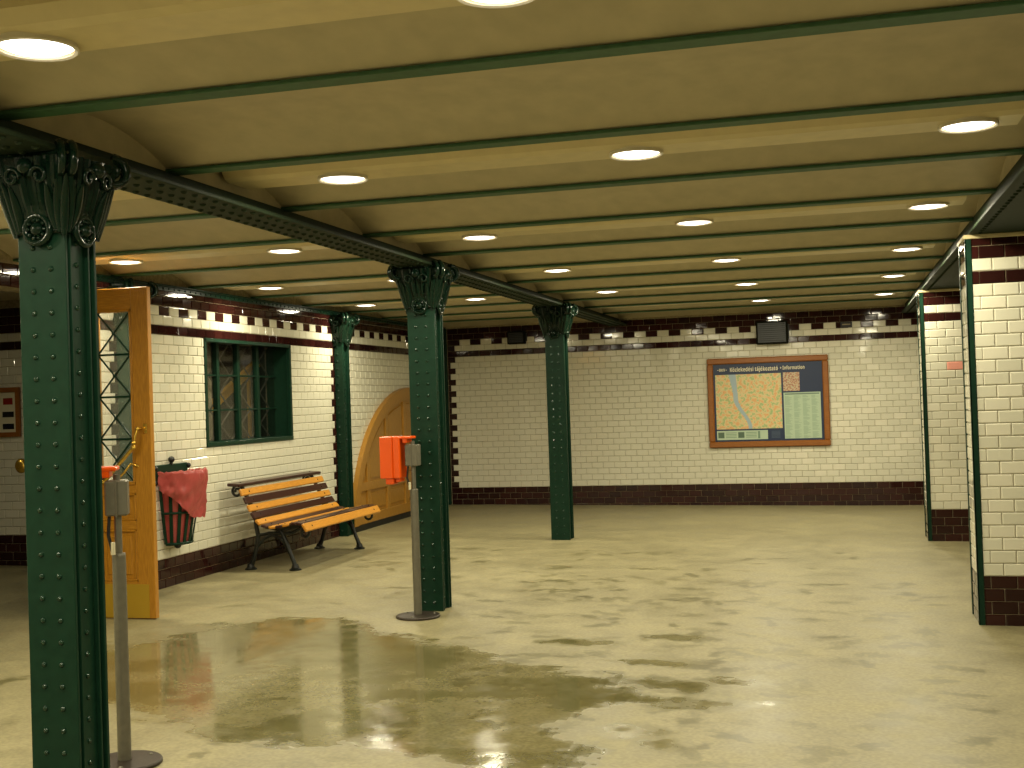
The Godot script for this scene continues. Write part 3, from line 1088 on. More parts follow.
func build_open_door() -> void:
	# leaf stands open at right angles to the wall
	var t := base("door_1", Vector3(-4.484, fl(-4.484) + 0.006, -7.32))
	structure(t, "open oak door leaf with lattice glazing and brass kick plate")
	var H := 2.245
	var W := 0.54
	var S := 0.128
	var th := 0.022
	obj("stile", mbox(Vector3(-S, 0, -th), Vector3(0, H, th), 0.003), M.oak_v, t)
	obj("stile", mbox(Vector3(-W, 0, -th), Vector3(-W + S, H, th), 0.003), M.oak_v, t)
	for r in [[H - 0.145, H], [0.845, 0.905], [0.60, 0.66], [0.0, 0.25]]:
		obj("rail", mbox(Vector3(-W + S, r[0], -th), Vector3(-S, r[1], th), 0.003), M.oak_h, t)
	# glazing bead
	var gx0 := -W + S
	var gx1 := -S
	var gy0 := 0.905
	var gy1 := H - 0.145
	for s in [-1.0, 1.0]:
		var z: float = s * (th - 0.004)
		obj("bead", mbox(Vector3(gx0, gy1 - 0.018, z - 0.008), Vector3(gx1, gy1, z + 0.008), 0.003), M.oak_h, t)
		obj("bead", mbox(Vector3(gx0, gy0, z - 0.008), Vector3(gx1, gy0 + 0.022, z + 0.014), 0.003), M.oak_h, t)
		for x in [gx0 + 0.008, gx1 - 0.008]:
			obj("bead", mbox(Vector3(x - 0.008, gy0, z - 0.008), Vector3(x + 0.008, gy1, z + 0.008), 0.003), M.oak_v, t)
	obj("pane", mbox(Vector3(gx0, gy0, -0.003), Vector3(gx1, gy1, 0.003)), M.glass, t)
	# lattice: horizontals and crosses
	var n := 4
	var a := gx0 + 0.016
	var c := gx1 - 0.016
	for i in n:
		var y0 := lerpf(gy0 + 0.022, gy1 - 0.018, float(i) / n)
		var y1 := lerpf(gy0 + 0.022, gy1 - 0.018, float(i + 1) / n)
		if i > 0:
			var hb := MB.new(); hb.beam(Vector3(a, y0, 0.008), Vector3(c, y0, 0.008), 0.012, 0.014, Vector3.BACK)
			obj("lattice_bar", hb, M.green, t)
		for q in [[a, y0, c, y1], [a, y1, c, y0]]:
			var xb := MB.new(); xb.beam(Vector3(q[0], q[1], 0.010), Vector3(q[2], q[3], 0.010), 0.012, 0.010, Vector3.BACK)
			obj("lattice_bar", xb, M.green, t)
		var bo := MB.new(); bo.ball(Vector3((a + c) * 0.5, (y0 + y1) * 0.5, 0.014), 0.012, 8, 5)
		obj("lattice_boss", bo, M.green, t)
	for x in [a, c]:
		var vb := MB.new(); vb.beam(Vector3(x, gy0 + 0.022, 0.008), Vector3(x, gy1 - 0.018, 0.008), 0.012, 0.008, Vector3.BACK)
		obj("lattice_bar", vb, M.green, t)
	# lower panels
	for r in [[0.66, 0.845], [0.25, 0.60]]:
		obj("panel", mbox(Vector3(gx0, r[0], -0.009), Vector3(gx1, r[1], 0.009)), M.oak_v, t)
		obj("panel_field", mbox(Vector3(gx0 + 0.045, r[0] + 0.04, -0.017), Vector3(gx1 - 0.045, r[1] - 0.04, 0.017), 0.008), M.oak_v, t)
		for e in [[gx0, gx1, r[0], r[0] + 0.016], [gx0, gx1, r[1] - 0.016, r[1]], [gx0, gx0 + 0.016, r[0], r[1]], [gx1 - 0.016, gx1, r[0], r[1]]]:
			obj("moulding", mbox(Vector3(e[0], e[2], 0.008), Vector3(e[1], e[3], 0.026), 0.006), M.oak_v, t)
	obj("kick_plate", mbox(Vector3(-W + 0.04, 0.004, th), Vector3(-0.045, 0.232, th + 0.0025), 0.001), M.kick, t)
	# brass pull: bracket, grip and slanting push bar
	var b := MB.new()
	b.ball(Vector3(-0.072, 1.285, th + 0.045), 0.016, 10, 7)
	b.tube([Vector3(-0.072, 1.285, th), Vector3(-0.072, 1.285, th + 0.045)], [0.011], 8)
	b.box(Vector3(-0.055, 1.25, th), Vector3(-0.025, 1.32, th + 0.006), 0.002)
	b.tube([Vector3(-0.072, 1.285, th + 0.045), Vector3(-0.082, 1.24, th + 0.055), Vector3(-0.092, 1.19, th + 0.060)], [0.009], 8)
	obj("pull_handle", b, M.brass, t)
	b = MB.new()
	b.ball(Vector3(-0.092, 1.192, th + 0.06), 0.018, 10, 7)
	b.ball(Vector3(-0.098, 1.160, th + 0.06), 0.020, 10, 7)
	b.tube([Vector3(-0.098, 1.160, th + 0.06), Vector3(-0.33, 0.93, th + 0.06)], [0.0125], 10)
	b.ball(Vector3(-0.33, 0.93, th + 0.06), 0.018, 10, 7)
	b.tube([Vector3(-0.33, 0.93, th + 0.06), Vector3(-0.33, 0.93, th)], [0.010], 8)
	b.tube([Vector3(-0.10, 1.03, th), Vector3(-0.14, 1.05, th + 0.03), Vector3(-0.18, 0.99, th + 0.05), Vector3(-0.30, 0.90, th + 0.04)], [0.008], 8)
	obj("push_bar", b, M.brass, t)
	b = MB.new()
	b.box(Vector3(-W - 0.14, 0.0, -0.05), Vector3(-W - 0.004, 2.27, 0.05), 0.004)
	obj("jamb", b, M.oak_v, t)

func build_arched_door() -> void:
	var t := base("door_2", Vector3(XL, 0, 0))
	structure(t, "wide arched wooden door with framed panels")
	# local plane: p = (-z, y); front looks along +x
	var B := Basis(Vector3(0, 0, -1), Vector3(0, 1, 0), Vector3(1, 0, 0))
	var cz := 14.30
	var arc := func(a: float, h: float, y0: float, z_max: float) -> PackedVector2Array:
		var p := PackedVector2Array()
		var k := 40
		var first := true
		for i in k + 1:
			var th := PI * i / k
			var q := Vector2(cz - a * cos(th), h * sin(th))
			if q.x > z_max:
				var lim := (z_max - cz) / a
				p.append(Vector2(z_max, h * sqrt(maxf(0.0, 1.0 - lim * lim))))
				break
			if q.y < y0 and first:
				q = Vector2(cz - a * sqrt(1.0 - (y0 / h) * (y0 / h)), y0)
				if i + 1 <= k and h * sin(PI * (i + 1) / k) < y0:
					continue
				first = false
			p.append(q)
		p.append(Vector2(z_max, y0))
		return p
	var zm := 15.20
	var outer: PackedVector2Array = arc.call(1.95, 1.63, 0.10, zm)
	var inner: PackedVector2Array = arc.call(1.835, 1.52, 0.10, zm)
	var rebate: PackedVector2Array = arc.call(1.79, 1.475, 0.10, zm)
	var b := MB.new(); b.xf = Transform3D(B, Vector3(0.001, 0, 0))
	b.extrude(outer, 0.012)
	obj("backing", b, M.arch, t)
	for ring in [[outer, inner, 0.050, 0.008, M.arch, "arch_frame"], [inner, rebate, 0.034, 0.006, M.arch, "inner_moulding"]]:
		var parts := Geometry2D.clip_polygons(ring[0], ring[1])
		b = MB.new(); b.xf = Transform3D(B, Vector3(0.012, 0, 0))
		for p in parts:
			b.extrude(p, ring[2], 0.0)
		obj(ring[5], b, ring[4], t)
	# rails and muntins, cut to the arch
	var bars: Array = []
	bars.append([12.3, zm, 0.10, 0.21, 0.030, "bottom_rail"])
	bars.append([12.3, zm, 0.465, 0.56, 0.030, "middle_rail"])
	for z in [12.86, 13.48, 14.10, 14.72]:
		bars.append([z - 0.045, z + 0.045, 0.21, 1.6, 0.027, "muntin"])
	for q in bars:
		var rect := PackedVector2Array([Vector2(q[0], q[2]), Vector2(q[1], q[2]), Vector2(q[1], q[3]), Vector2(q[0], q[3])])
		for p in Geometry2D.intersect_polygons(rect, rebate):
			b = MB.new(); b.xf = Transform3D(B, Vector3(0.012, 0, 0))
			b.extrude(p, q[4], 0.004)
			obj(q[5], b, M.arch, t)
	# raised fields between them
	var cells := [12.3, 12.86, 13.48, 14.10, 14.72, zm]
	for i in cells.size() - 1:
		for yy in [[0.21, 0.465], [0.56, 1.6]]:
			var rect := PackedVector2Array([Vector2(cells[i] + 0.08, yy[0] + 0.035), Vector2(cells[i + 1] - 0.08, yy[0] + 0.035), Vector2(cells[i + 1] - 0.08, yy[1] - 0.035), Vector2(cells[i] + 0.08, yy[1] - 0.035)])
			var off: PackedVector2Array = arc.call(1.75, 1.435, 0.12, zm)
			for p in Geometry2D.intersect_polygons(rect, off):
				b = MB.new(); b.xf = Transform3D(B, Vector3(0.012, 0, 0))
				b.extrude(p, 0.014, 0.01)
				obj("panel", b, M.arch, t)
	obj("threshold", mbox(Vector3(0.0, fl(XL), -zm), Vector3(0.05, 0.10, -12.36)), M.black, t)

func build_window() -> void:
	var t := base("window_1", Vector3(XL, 0, 0))
	structure(t, "barred window with green iron frame, dark room behind")
	var z0 := -9.285
	var z1 := -10.97
	var y0 := 1.116
	var y1 := 2.041
	var d := -0.25
	# frame on the wall face
	obj("head", mbox(Vector3(-0.02, y1 - 0.028, z1), Vector3(0.014, y1 + 0.004, z0), 0.003), M.green, t)
	obj("sill", mbox(Vector3(d, y0 - 0.004, z1), Vector3(0.018, y0 + 0.035, z0), 0.004), M.green, t)
	obj("jamb", mbox(Vector3(-0.02, y0, z0 - 0.035), Vector3(0.014, y1, z0 + 0.004), 0.003), M.green, t)
	obj("jamb", mbox(Vector3(-0.02, y0, z1 - 0.004), Vector3(0.014, y1, z1 + 0.035), 0.003), M.green, t)
	# reveals
	obj("reveal", mbox(Vector3(d, y0, z0 - 0.012), Vector3(-0.02, y1, z0)), M.green, t)
	obj("reveal", mbox(Vector3(d, y0, z1), Vector3(-0.02, y1, z1 + 0.012)), M.green, t)
	obj("reveal", mbox(Vector3(d, y1 - 0.012, z1), Vector3(-0.02, y1, z0)), M.green, t)
	# glazing bars
	for k in 3:
		var z := lerpf(z0, z1, MUL[k])
		obj("mullion", mbox(Vector3(-0.19, y0 + 0.03, z - 0.024), Vector3(-0.14, y1 - 0.01, z + 0.024), 0.004), M.green, t)
	for y in [1.425, 1.735]:
		obj("glazing_bar", mbox(Vector3(-0.182, y - 0.007, z1), Vector3(-0.148, y + 0.007, z0), 0.002), M.green, t)
	var zz := [z0, lerpf(z0, z1, MUL[0]), lerpf(z0, z1, MUL[1]), lerpf(z0, z1, MUL[2]), z1]
	var ys := [y0 + 0.03, 1.425, 1.735, y1]
	for i in 4:
		for j in 3:
			obj("pane", mbox(Vector3(-0.172, ys[j], zz[i + 1]), Vector3(-0.166, ys[j + 1], zz[i])), M.glass_dark, t)
	# lattice grille behind the panes
	for i in 4:
		for j in 3:
			for q in [[zz[i], ys[j], zz[i + 1], ys[j + 1]], [zz[i], ys[j + 1], zz[i + 1], ys[j]]]:
				var b := MB.new()
				b.beam(Vector3(-0.235, q[1], q[0]), Vector3(-0.235, q[3], q[2]), 0.012, 0.010, Vector3.RIGHT, 0.0)
				obj("lattice_bar", b, M.steel, t)
	# the dark room
	var r := base("wall_booth", Vector3(XL, 0, 0))
	structure(r, "dim room behind the barred window")
	obj("booth_back", mbox(Vector3(-1.75, 0.8, -12.3), Vector3(-1.65, 2.45, -9.9)), M.room, r)
	obj("booth_side", mbox(Vector3(-1.65, 0.8, -12.3), Vector3(-0.27, 2.45, -12.2)), M.room, r)
	obj("booth_ceiling", mbox(Vector3(-1.65, 2.4, -12.2), Vector3(-0.27, 2.45, -9.9)), M.room, r)
	obj("booth_floor", mbox(Vector3(-1.65, 0.8, -12.2), Vector3(-0.27, 0.85, -9.9)), M.room, r)
	var s := base("stair_rail", Vector3(XL - 0.57, 0, 0))
	tag(s, "yellow slanting rail seen through the barred window", "rail")
	var b := MB.new()
	b.beam(Vector3(0, 1.25, -9.95), Vector3(0, 1.90, -11.40), 0.05, 0.085, Vector3.RIGHT)
	b.beam(Vector3(0, 0.85, -11.2), Vector3(0, 1.80, -11.2), 0.03, 0.03, Vector3.RIGHT)
	obj("rail_bar", b, M.yellow, s)

func build_bench() -> void:
	var t := base("park_bench", Vector3(-4.75, fl(-4.75), -10.34))
	tag(t, "bench of yellow and dark brown wooden slats on black cast iron legs", "bench")
	var ox := 4.75
	var oy := -fl(-4.75)
	# slats: x, y (world), tilt from flat (degrees, about z), width, thick, yellow?
	var sl := [
		[-5.045, 0.775, 4.0, 0.115, 0.026, false],
		[-4.975, 0.708, 68.0, 0.062, 0.024, true],
		[-4.938, 0.640, 66.0, 0.062, 0.024, false],
		[-4.905, 0.572, 64.0, 0.062, 0.024, true],
		[-4.870, 0.508, 58.0, 0.062, 0.024, false],
		[-4.825, 0.452, 44.0, 0.062, 0.024, true],
		[-4.765, 0.418, 18.0, 0.060, 0.024, false],
		[-4.697, 0.409, 0.0, 0.058, 0.024, true],
		[-4.632, 0.415, -8.0, 0.058, 0.024, false],
		[-4.567, 0.428, -10.0, 0.058, 0.024, true],
		[-4.502, 0.438, -6.0, 0.058, 0.024, false],
		[-4.440, 0.438, 8.0, 0.055, 0.024, false],
		[-4.392, 0.405, 58.0, 0.075, 0.026, true],
	]
	for s in sl:
		var b := MB.new()
		b.xf = Transform3D(Basis(Vector3(0, 0, 1), deg_to_rad(-s[2])), Vector3(s[0] + ox, s[1] + oy, 0))
		b.box(Vector3(-s[3] * 0.5, -s[4] * 0.5, -0.86), Vector3(s[3] * 0.5, s[4] * 0.5, 0.86), 0.006)
		var o := obj("slat", b, M.slat_y if s[5] else M.slat_b, t)
		o.set_meta("label", "yellow varnished slat" if s[5] else "dark brown slat")
		# bolt heads at both ends
		b = MB.new()
		b.xf = Transform3D(Basis(Vector3(0, 0, 1), deg_to_rad(-s[2])), Vector3(s[0] + ox, s[1] + oy, 0))
		for z in [-0.72, 0.72]:
			b.rivet(Vector3(0, s[4] * 0.5, z), Vector3.UP, 0.008)
		stuff(obj("bolts", b, M.iron, o))
	# two cast iron frames
	for z in [0.73, -0.72]:
		var b := MB.new()
		var P := func(x: float, y: float) -> Vector3: return Vector3(x + ox, y + oy, z)
		# back curve and seat
		b.tube([P.call(-5.03, 0.755), P.call(-5.00, 0.70), P.call(-4.965, 0.63), P.call(-4.932, 0.56), P.call(-4.90, 0.495), P.call(-4.855, 0.44), P.call(-4.79, 0.402), P.call(-4.70, 0.388), P.call(-4.60, 0.398), P.call(-4.50, 0.415), P.call(-4.43, 0.408), P.call(-4.405, 0.375)], [0.018, 0.019, 0.02, 0.02, 0.02, 0.02, 0.02, 0.019, 0.018, 0.017, 0.016, 0.014], 8)
		# scroll at the top
		var pts: Array = []
		for i in 26:
			var a := i / 25.0 * TAU * 1.6
			var r := 0.058 * (1.0 - 0.75 * i / 25.0)
			pts.append(P.call(-5.075 + cos(a - 0.2) * r, 0.712 + sin(a - 0.2) * r))
		b.tube(pts, [0.012], 7)
		# curl under the front edge
		pts = []
		for i in 20:
			var a := PI * 0.35 - i / 19.0 * TAU * 1.1
			var r := 0.046 * (1.0 - 0.6 * i / 19.0)
			pts.append(P.call(-4.445 + cos(a) * r, 0.352 + sin(a) * r))
		b.tube(pts, [0.012], 7)
		obj("seat_frame", b, M.iron, t)
		for leg in [[[-4.905, 0.48], [-4.90, 0.40], [-4.885, 0.325], [-4.905, 0.22], [-4.935, 0.12], [-4.965, 0.06]], [[-4.70, 0.39], [-4.655, 0.345], [-4.62, 0.26], [-4.585, 0.17], [-4.555, 0.095], [-4.545, 0.06]]]:
			b = MB.new()
			pts = []
			for q in leg:
				pts.append(P.call(q[0], q[1]))
			b.tube(pts, [0.020, 0.020, 0.021, 0.019, 0.020, 0.026], 8)
			var e: Array = leg[5]
			var fy := fl(e[0])
			b.xf = Transform3D(Basis(), Vector3(e[0] + ox, fy + oy, z))
			b.lathe([Vector2(0.0, 0.0), Vector2(0.052, 0.0), Vector2(0.052, 0.010), Vector2(0.034, 0.022), Vector2(0.026, 0.05)], 14)
			b.xf = Transform3D()
			obj("leg", b, M.iron, t)
		b = MB.new()
		pts = []
		for i in 11:
			var s := i / 10.0
			pts.append(P.call(lerpf(-4.905, -4.60, s), 0.22 + 0.105 * sin(PI * s) + 0.01 * s))
		b.tube(pts, [0.013], 7)
		b.tube([P.call(-4.885, 0.33), P.call(-4.78, 0.35), P.call(-4.655, 0.345), P.call(-4.56, 0.35), P.call(-4.47, 0.40)], [0.014], 7)
		obj("brace", b, M.iron, t)
	var b2 := MB.new()
	b2.tube([Vector3(-4.775 + ox, 0.335 + oy, -0.72), Vector3(-4.775 + ox, 0.335 + oy, 0.73)], [0.011], 8)
	obj("tie_rod", b2, M.iron, t)

func build_bin() -> void:
	var t := base("litter_bin", Vector3(XL, 0, -8.665))
	tag(t, "wall-hung litter bin of green bars holding a pinkish red plastic bag", "litter bin")
	var half := func(s: float, f: float, ang: float) -> Vector3:
		# outline of the basket: half round away from the wall; s widens it
		return Vector3(0.055 + f * maxf(0.0, cos(ang)) , 0, s * sin(ang))
	obj("back_plate", mbox(Vector3(0.012, 0.86, -0.25), Vector3(0.035, 1.01, 0.25), 0.006), M.green, t)
	obj("bracket", mbox(Vector3(0.012, 0.36, -0.05), Vector3(0.03, 0.86, 0.05), 0.004), M.green, t)
	var b := MB.new()
	b.ball(Vector3(0.035, 1.045, 0.0), 0.026, 10, 7)
	b.tube([Vector3(0.03, 1.0, 0), Vector3(0.035, 1.045, 0)], [0.014], 8)
	obj("knob", b, M.iron, t)
	for z in [-0.25, 0.25]:
		b = MB.new()
		b.ball(Vector3(0.04, 0.985, z), 0.022, 8, 6)
		b.ball(Vector3(0.04, 0.87, z), 0.020, 8, 6)
		obj("hinge", b, M.iron, t)
	# bag inside
	var ytop := 0.93
	var ybot := 0.385
	var n := 20
	b = MB.new()
	var prev: Array = []
	for j in 9:
		var s := j / 8.0
		var row: Array[Vector3] = []
		for i in n + 1:
			var ang := -PI / 2 + PI * i / n
			var p: Vector3 = half.call(lerpf(0.135, 0.215, s), lerpf(0.10, 0.215, s), ang)
			p.y = lerpf(ybot + 0.01, ytop, s)
			row.append(p)
		if j > 0:
			for i in n:
				var nn := Vector3(cos(-PI / 2 + PI * (i + 0.5) / n), -0.2, sin(-PI / 2 + PI * (i + 0.5) / n)).normalized()
				b.quad(prev[i], prev[i + 1], row[i + 1], row[i], nn)
		prev = row
	obj("bag_inside", b, M.bag, t)
	# bars
	for i in 9:
		var ang := -PI / 2 + PI * i / 8.0
		var p0: Vector3 = half.call(0.150, 0.115, ang)
		var p1: Vector3 = half.call(0.228, 0.228, ang)
		p0.y = ybot; p1.y = ytop
		b = MB.new()
		b.beam(p0, p1, 0.028, 0.008, Vector3(-sin(ang), 0, cos(ang)))
		obj("bar", b, M.green, t)
	for q in [[ybot, 0.152, 0.117], [0.63, 0.190, 0.170], [ytop, 0.230, 0.230]]:
		var pts: Array = []
		for i in 15:
			var ang := -PI / 2 + PI * i / 14.0
			var p: Vector3 = half.call(q[1], q[2], ang)
			p.y = q[0]
			pts.append(p)
		b = MB.new(); b.tube(pts, [0.010], 7)
		obj("hoop", b, M.green, t)
	var bp := PackedVector2Array()
	for i in 15:
		var ang := -PI / 2 + PI * i / 14.0
		var p: Vector3 = half.call(0.150, 0.115, ang)
		bp.append(Vector2(p.x, -p.z))
	b = MB.new()
	b.xf = Transform3D(Basis(Vector3(1, 0, 0), -PI / 2), Vector3(0, ybot - 0.012, 0))
	b.extrude(bp, 0.012)
	obj("bottom", b, M.green, t)
	b = MB.new()
	b.ball(Vector3(0.07, ybot - 0.02, 0), 0.03, 9, 6)
	obj("latch", b, M.iron, t)
	# bag folded out over the rim, its lower edge hanging slantwise, crumpled
	var nz := FastNoiseLite.new(); nz.seed = 31; nz.frequency = 9.0; nz.fractal_octaves = 3
	b = MB.new()
	var rows: Array = []
	n = 44
	var m := 14
	for j in m + 1:
		var s := float(j) / m
		var row: Array[Vector3] = []
		for i in n + 1:
			var q := float(i) / n
			var ang := -PI / 2 + PI * q
			var hang := lerpf(0.38, 0.145, q)
			hang = 0.15 + 0.23 * smoothstep(1.0, 0.5, q) - 0.06 * smoothstep(0.25, 0.0, q)
			var p: Vector3
			if s < 0.2:
				var k := s / 0.2
				p = half.call(lerpf(0.205, 0.247, k), lerpf(0.205, 0.247, k), ang)
				p.y = ytop + 0.03 + 0.018 * sin(k * PI) - 0.05 * (1.0 - k)
			else:
				var k := (s - 0.2) / 0.8
				p = half.call(lerpf(0.247, 0.233, k), lerpf(0.252, 0.228 - 0.05 * k * hang / 0.38, k), ang)
				p.y = ytop + 0.03 - hang * k
			var w := nz.get_noise_3d(p.x * 1.0, p.y * 0.6, p.z * 1.0) * 0.040 * (0.3 + s)
			p += Vector3(cos(ang), 0, sin(ang)) * (w + 0.012 * s)
			p.x = maxf(p.x, 0.045)
			p.y += 0.02 * nz.get_noise_2d(q * 1.5, 3.0)
			row.append(p)
		rows.append(row)
	var nor: Array = []
	for j in m + 1:
		var nr: Array[Vector3] = []
		for i in n + 1:
			var dx: Vector3 = rows[j][mini(i + 1, n)] - rows[j][maxi(i - 1, 0)]
			var dy: Vector3 = rows[mini(j + 1, m)][i] - rows[maxi(j - 1, 0)][i]
			var g := dx.cross(dy).normalized()
			var ang := -PI / 2 + PI * i / n
			if j > 2 and g.dot(Vector3(cos(ang), 0, sin(ang))) < 0:
				g = -g
			elif j <= 2 and g.y < 0:
				g = -g
			nr.append(g)
		nor.append(nr)
	for j in m:
		for i in n:
			b.squad(rows[j][i], rows[j][i + 1], rows[j + 1][i + 1], rows[j + 1][i], nor[j][i], nor[j][i + 1], nor[j + 1][i + 1], nor[j + 1][i])
	var o := obj("bag_cuff", b, M.bag, t)
	o.set_meta("label", "pinkish red plastic bag folded over the rim")

func build_stand(at: Vector3, label: String, turn: float) -> void:
	var t := base("ticket_validator", at, turn)
	tag(t, label, "ticket validator", "orange ticket validators on posts")
	var b := MB.new()
	b.lathe([Vector2(0.0, 0.0), Vector2(0.148, 0.0), Vector2(0.148, 0.010), Vector2(0.142, 0.016), Vector2(0.04, 0.020), Vector2(0.0, 0.020)], 36)
	obj("base_plate", b, M.base_steel, t)
	b = MB.new()
	for a in 3:
		b.rivet(Vector3(0.11, 0.016, 0).rotated(Vector3.UP, a * TAU / 3 + 0.5), Vector3.UP, 0.010)
	stuff(obj("bolts", b, M.steel, t))
	b = MB.new()
	b.lathe([Vector2(0.0, 0.018), Vector2(0.027, 0.018), Vector2(0.027, 0.845), Vector2(0.025, 0.852), Vector2(0.0, 0.852)], 20)
	obj("post", b, M.steel, t)
	b = MB.new()
	b.lathe([Vector2(0.015, 0.85), Vector2(0.015, 1.06)], 14)
	obj("inner_tube", b, M.steel, t)
	# grey clamp housing
	b = MB.new()
	b.box(Vector3(-0.045, 1.005, -0.04), Vector3(0.043, 1.148, 0.04), 0.006)
	b.box(Vector3(-0.004, 1.0, 0.038), Vector3(0.004, 1.15, 0.046), 0.002)
	obj("clamp_housing", b, M.steel, t)
	b = MB.new()
	b.lathe([Vector2(0.0, 1.148), Vector2(0.014, 1.148), Vector2(0.014, 1.17), Vector2(0.0, 1.172)], 10)
	obj("lock_pin", b, M.steel, t)
	b = MB.new()
	b.tube([Vector3(-0.03, 1.01, 0.02), Vector3(-0.035, 0.93, 0.03), Vector3(-0.02, 0.86, 0.03)], [0.007], 7)
	obj("cable", b, M.black, t)
	b = MB.new()
	b.tube([Vector3(-0.018, 0.85, 0.032), Vector3(-0.018, 0.90, 0.032)], [0.009], 8)
	obj("cable_ferrule", b, M.paper, t)
	# orange punch box beside it, reaching over the housing
	var orange := Node3D.new()
	var body := MB.new()
	body.box(Vector3(-0.122, 0.925, -0.075), Vector3(-0.072, 1.205, 0.060), 0.006)
	var w := obj("punch_box", body, M.orange, t)
	orange.free()
	b = MB.new()
	b.box(Vector3(-0.215, 0.925, -0.075), Vector3(-0.123, 1.205, 0.060), 0.006)
	obj("front_shell", b, M.orange, w)
	b = MB.new()
	b.box(Vector3(-0.08, 1.186, -0.06), Vector3(0.005, 1.204, 0.055), 0.005)
	b.box(Vector3(-0.055, 1.160, -0.05), Vector3(-0.022, 1.19, 0.05), 0.004)
	obj("top_arm", b, M.orange, w)
	b = MB.new()
	b.box(Vector3(-0.185, 0.885, -0.05), Vector3(-0.125, 0.93, 0.04), 0.006)
	b.box(Vector3(-0.120, 0.90, -0.05), Vector3(-0.08, 0.93, 0.03), 0.006)
	obj("chip_tray", b, M.orange, w)
	b = MB.new()
	b.box(Vector3(-0.2175, 1.06, -0.045), Vector3(-0.2140, 1.075, 0.03), 0.0)
	obj("ticket_slot", b, M.black, w)
	b = MB.new()
	b.lathe([Vector2(0.008, 1.203), Vector2(0.008, 1.209), Vector2(0.0, 1.211)], 10)
	b.xf = Transform3D(Basis(), Vector3(-0.08, 0, 0))
	obj("lock_screw", b, M.steel, w).position = Vector3(-0.07, 0, 0.02)

func poster_image() -> ImageTexture:
	# 1.37 x 1.0 m print
	var w := 700
	var h := 512
	var im := Image.create(w, h, false, Image.FORMAT_RGB8)
	im.fill(Color(0.13, 0.19, 0.31))
	var f := FastNoiseLite.new(); f.seed = 8; f.frequency = 0.030; f.fractal_octaves = 4
	var g := FastNoiseLite.new(); g.seed = 9; g.frequency = 0.06; g.noise_type = FastNoiseLite.TYPE_CELLULAR; g.cellular_return_type = FastNoiseLite.RETURN_DISTANCE2_SUB
	# big map
	var mx0 := 12; var mx1 := 438; var my0 := 70; var my1 := 430
	for y in range(my0, my1):
		for x in range(mx0, mx1):
			var a := f.get_noise_2d(x, y)
			var c := Color(0.84, 0.77, 0.58)
			if a > 0.12:
				c = c.lerp(Color(0.86, 0.66, 0.45), minf(1.0, (a - 0.12) * 5.0))
			elif a < -0.12:
				c = c.lerp(Color(0.62, 0.72, 0.50), minf(1.0, (-a - 0.12) * 4.0))
			if g.get_noise_2d(x, y) < -0.90:
				c = c.lerp(Color(0.90, 0.78, 0.55), 0.6)
			if g.get_noise_2d(x * 0.35 + 400, y * 0.35) < -0.95:
				c = Color(0.74, 0.42, 0.28)
			var v := float(y - my0) / (my1 - my0)
			var rx := mx0 + 110.0 + 20.0 * sin(v * 3.0) + 105.0 * smoothstep(0.45, 1.0, v)
			var rw := 17.0 - 5.0 * v + 6.0 * smoothstep(0.3, 0.0, v)
			if absf(x - rx) < rw:
				c = Color(0.62, 0.70, 0.74)
			im.set_pixel(x, y, c)
	# small overview map
	for y in range(68, 190):
		for x in range(450, 555):
			var a := f.get_noise_2d(x * 2.2 + 300, y * 2.2)
			var c := Color(0.80, 0.68, 0.55).lerp(Color(0.62, 0.42, 0.36), smoothstep(-0.1, 0.35, a))
			c = c.lerp(Color(0.70, 0.72, 0.62), smoothstep(0.1, 0.4, -a))
			im.set_pixel(x, y, c)
	for y in range(68, 190):
		for x in range(566, 684):
			if f.get_noise_2d(x * 6.0, y * 6.0) > 0.25:
				im.set_pixel(x, y, Color(0.17, 0.19, 0.28))
	# street index in columns of fine print
	im.fill_rect(Rect2i(450, 200, 234, 300), Color(0.70, 0.78, 0.68))
	im.fill_rect(Rect2i(458, 206, 218, 8), Color(0.40, 0.50, 0.44))
	rng.seed = 5
	for c in 4:
		for r in 70:
			var l := rng.randi_range(22, 46)
			if rng.randf() < 0.1:
				continue
			im.fill_rect(Rect2i(458 + c * 56, 220 + r * 4, l, 2), Color(0.56, 0.66, 0.57))
	# legend strip
	im.fill_rect(Rect2i(12, 440, 330, 60), Color(0.70, 0.78, 0.68))
	for q in [[20, 450, 40, 38], [150, 450, 40, 38]]:
		im.fill_rect(Rect2i(q[0], q[1], q[2], q[3]), Color(0.33, 0.42, 0.35))
	for q in [[70, 70], [200, 70]]:
		for r in 4:
			im.fill_rect(Rect2i(q[0], 452 + r * 10, q[1], 4), Color(0.47, 0.58, 0.49))
	im.fill_rect(Rect2i(278, 446, 14, 48), Color(0.45, 0.56, 0.48))
	for r in 6:
		im.fill_rect(Rect2i(365, 448 + r * 8, 56, 3), Color(0.32, 0.38, 0.45))
	return ImageTexture.create_from_image(im)

func text_part(s: String, h: float, m: Material, parent: Node, at: Vector3, called: String, wide := 0.0) -> void:
	var tm := TextMesh.new()
	var sf := SystemFont.new()
	sf.font_names = PackedStringArray(["Droid Sans"])
	sf.font_weight = 700
	tm.font = sf
	tm.text = s
	tm.font_size = 64
	tm.pixel_size = h / 46.0
	tm.depth = 0.002
	var o := put(called, tm, m, parent)
	o.position = at
	if wide > 0.0:
		var bw := tm.get_aabb().size.x
		if bw > 0.001:
			o.scale = Vector3(wide / bw, 1, 1)

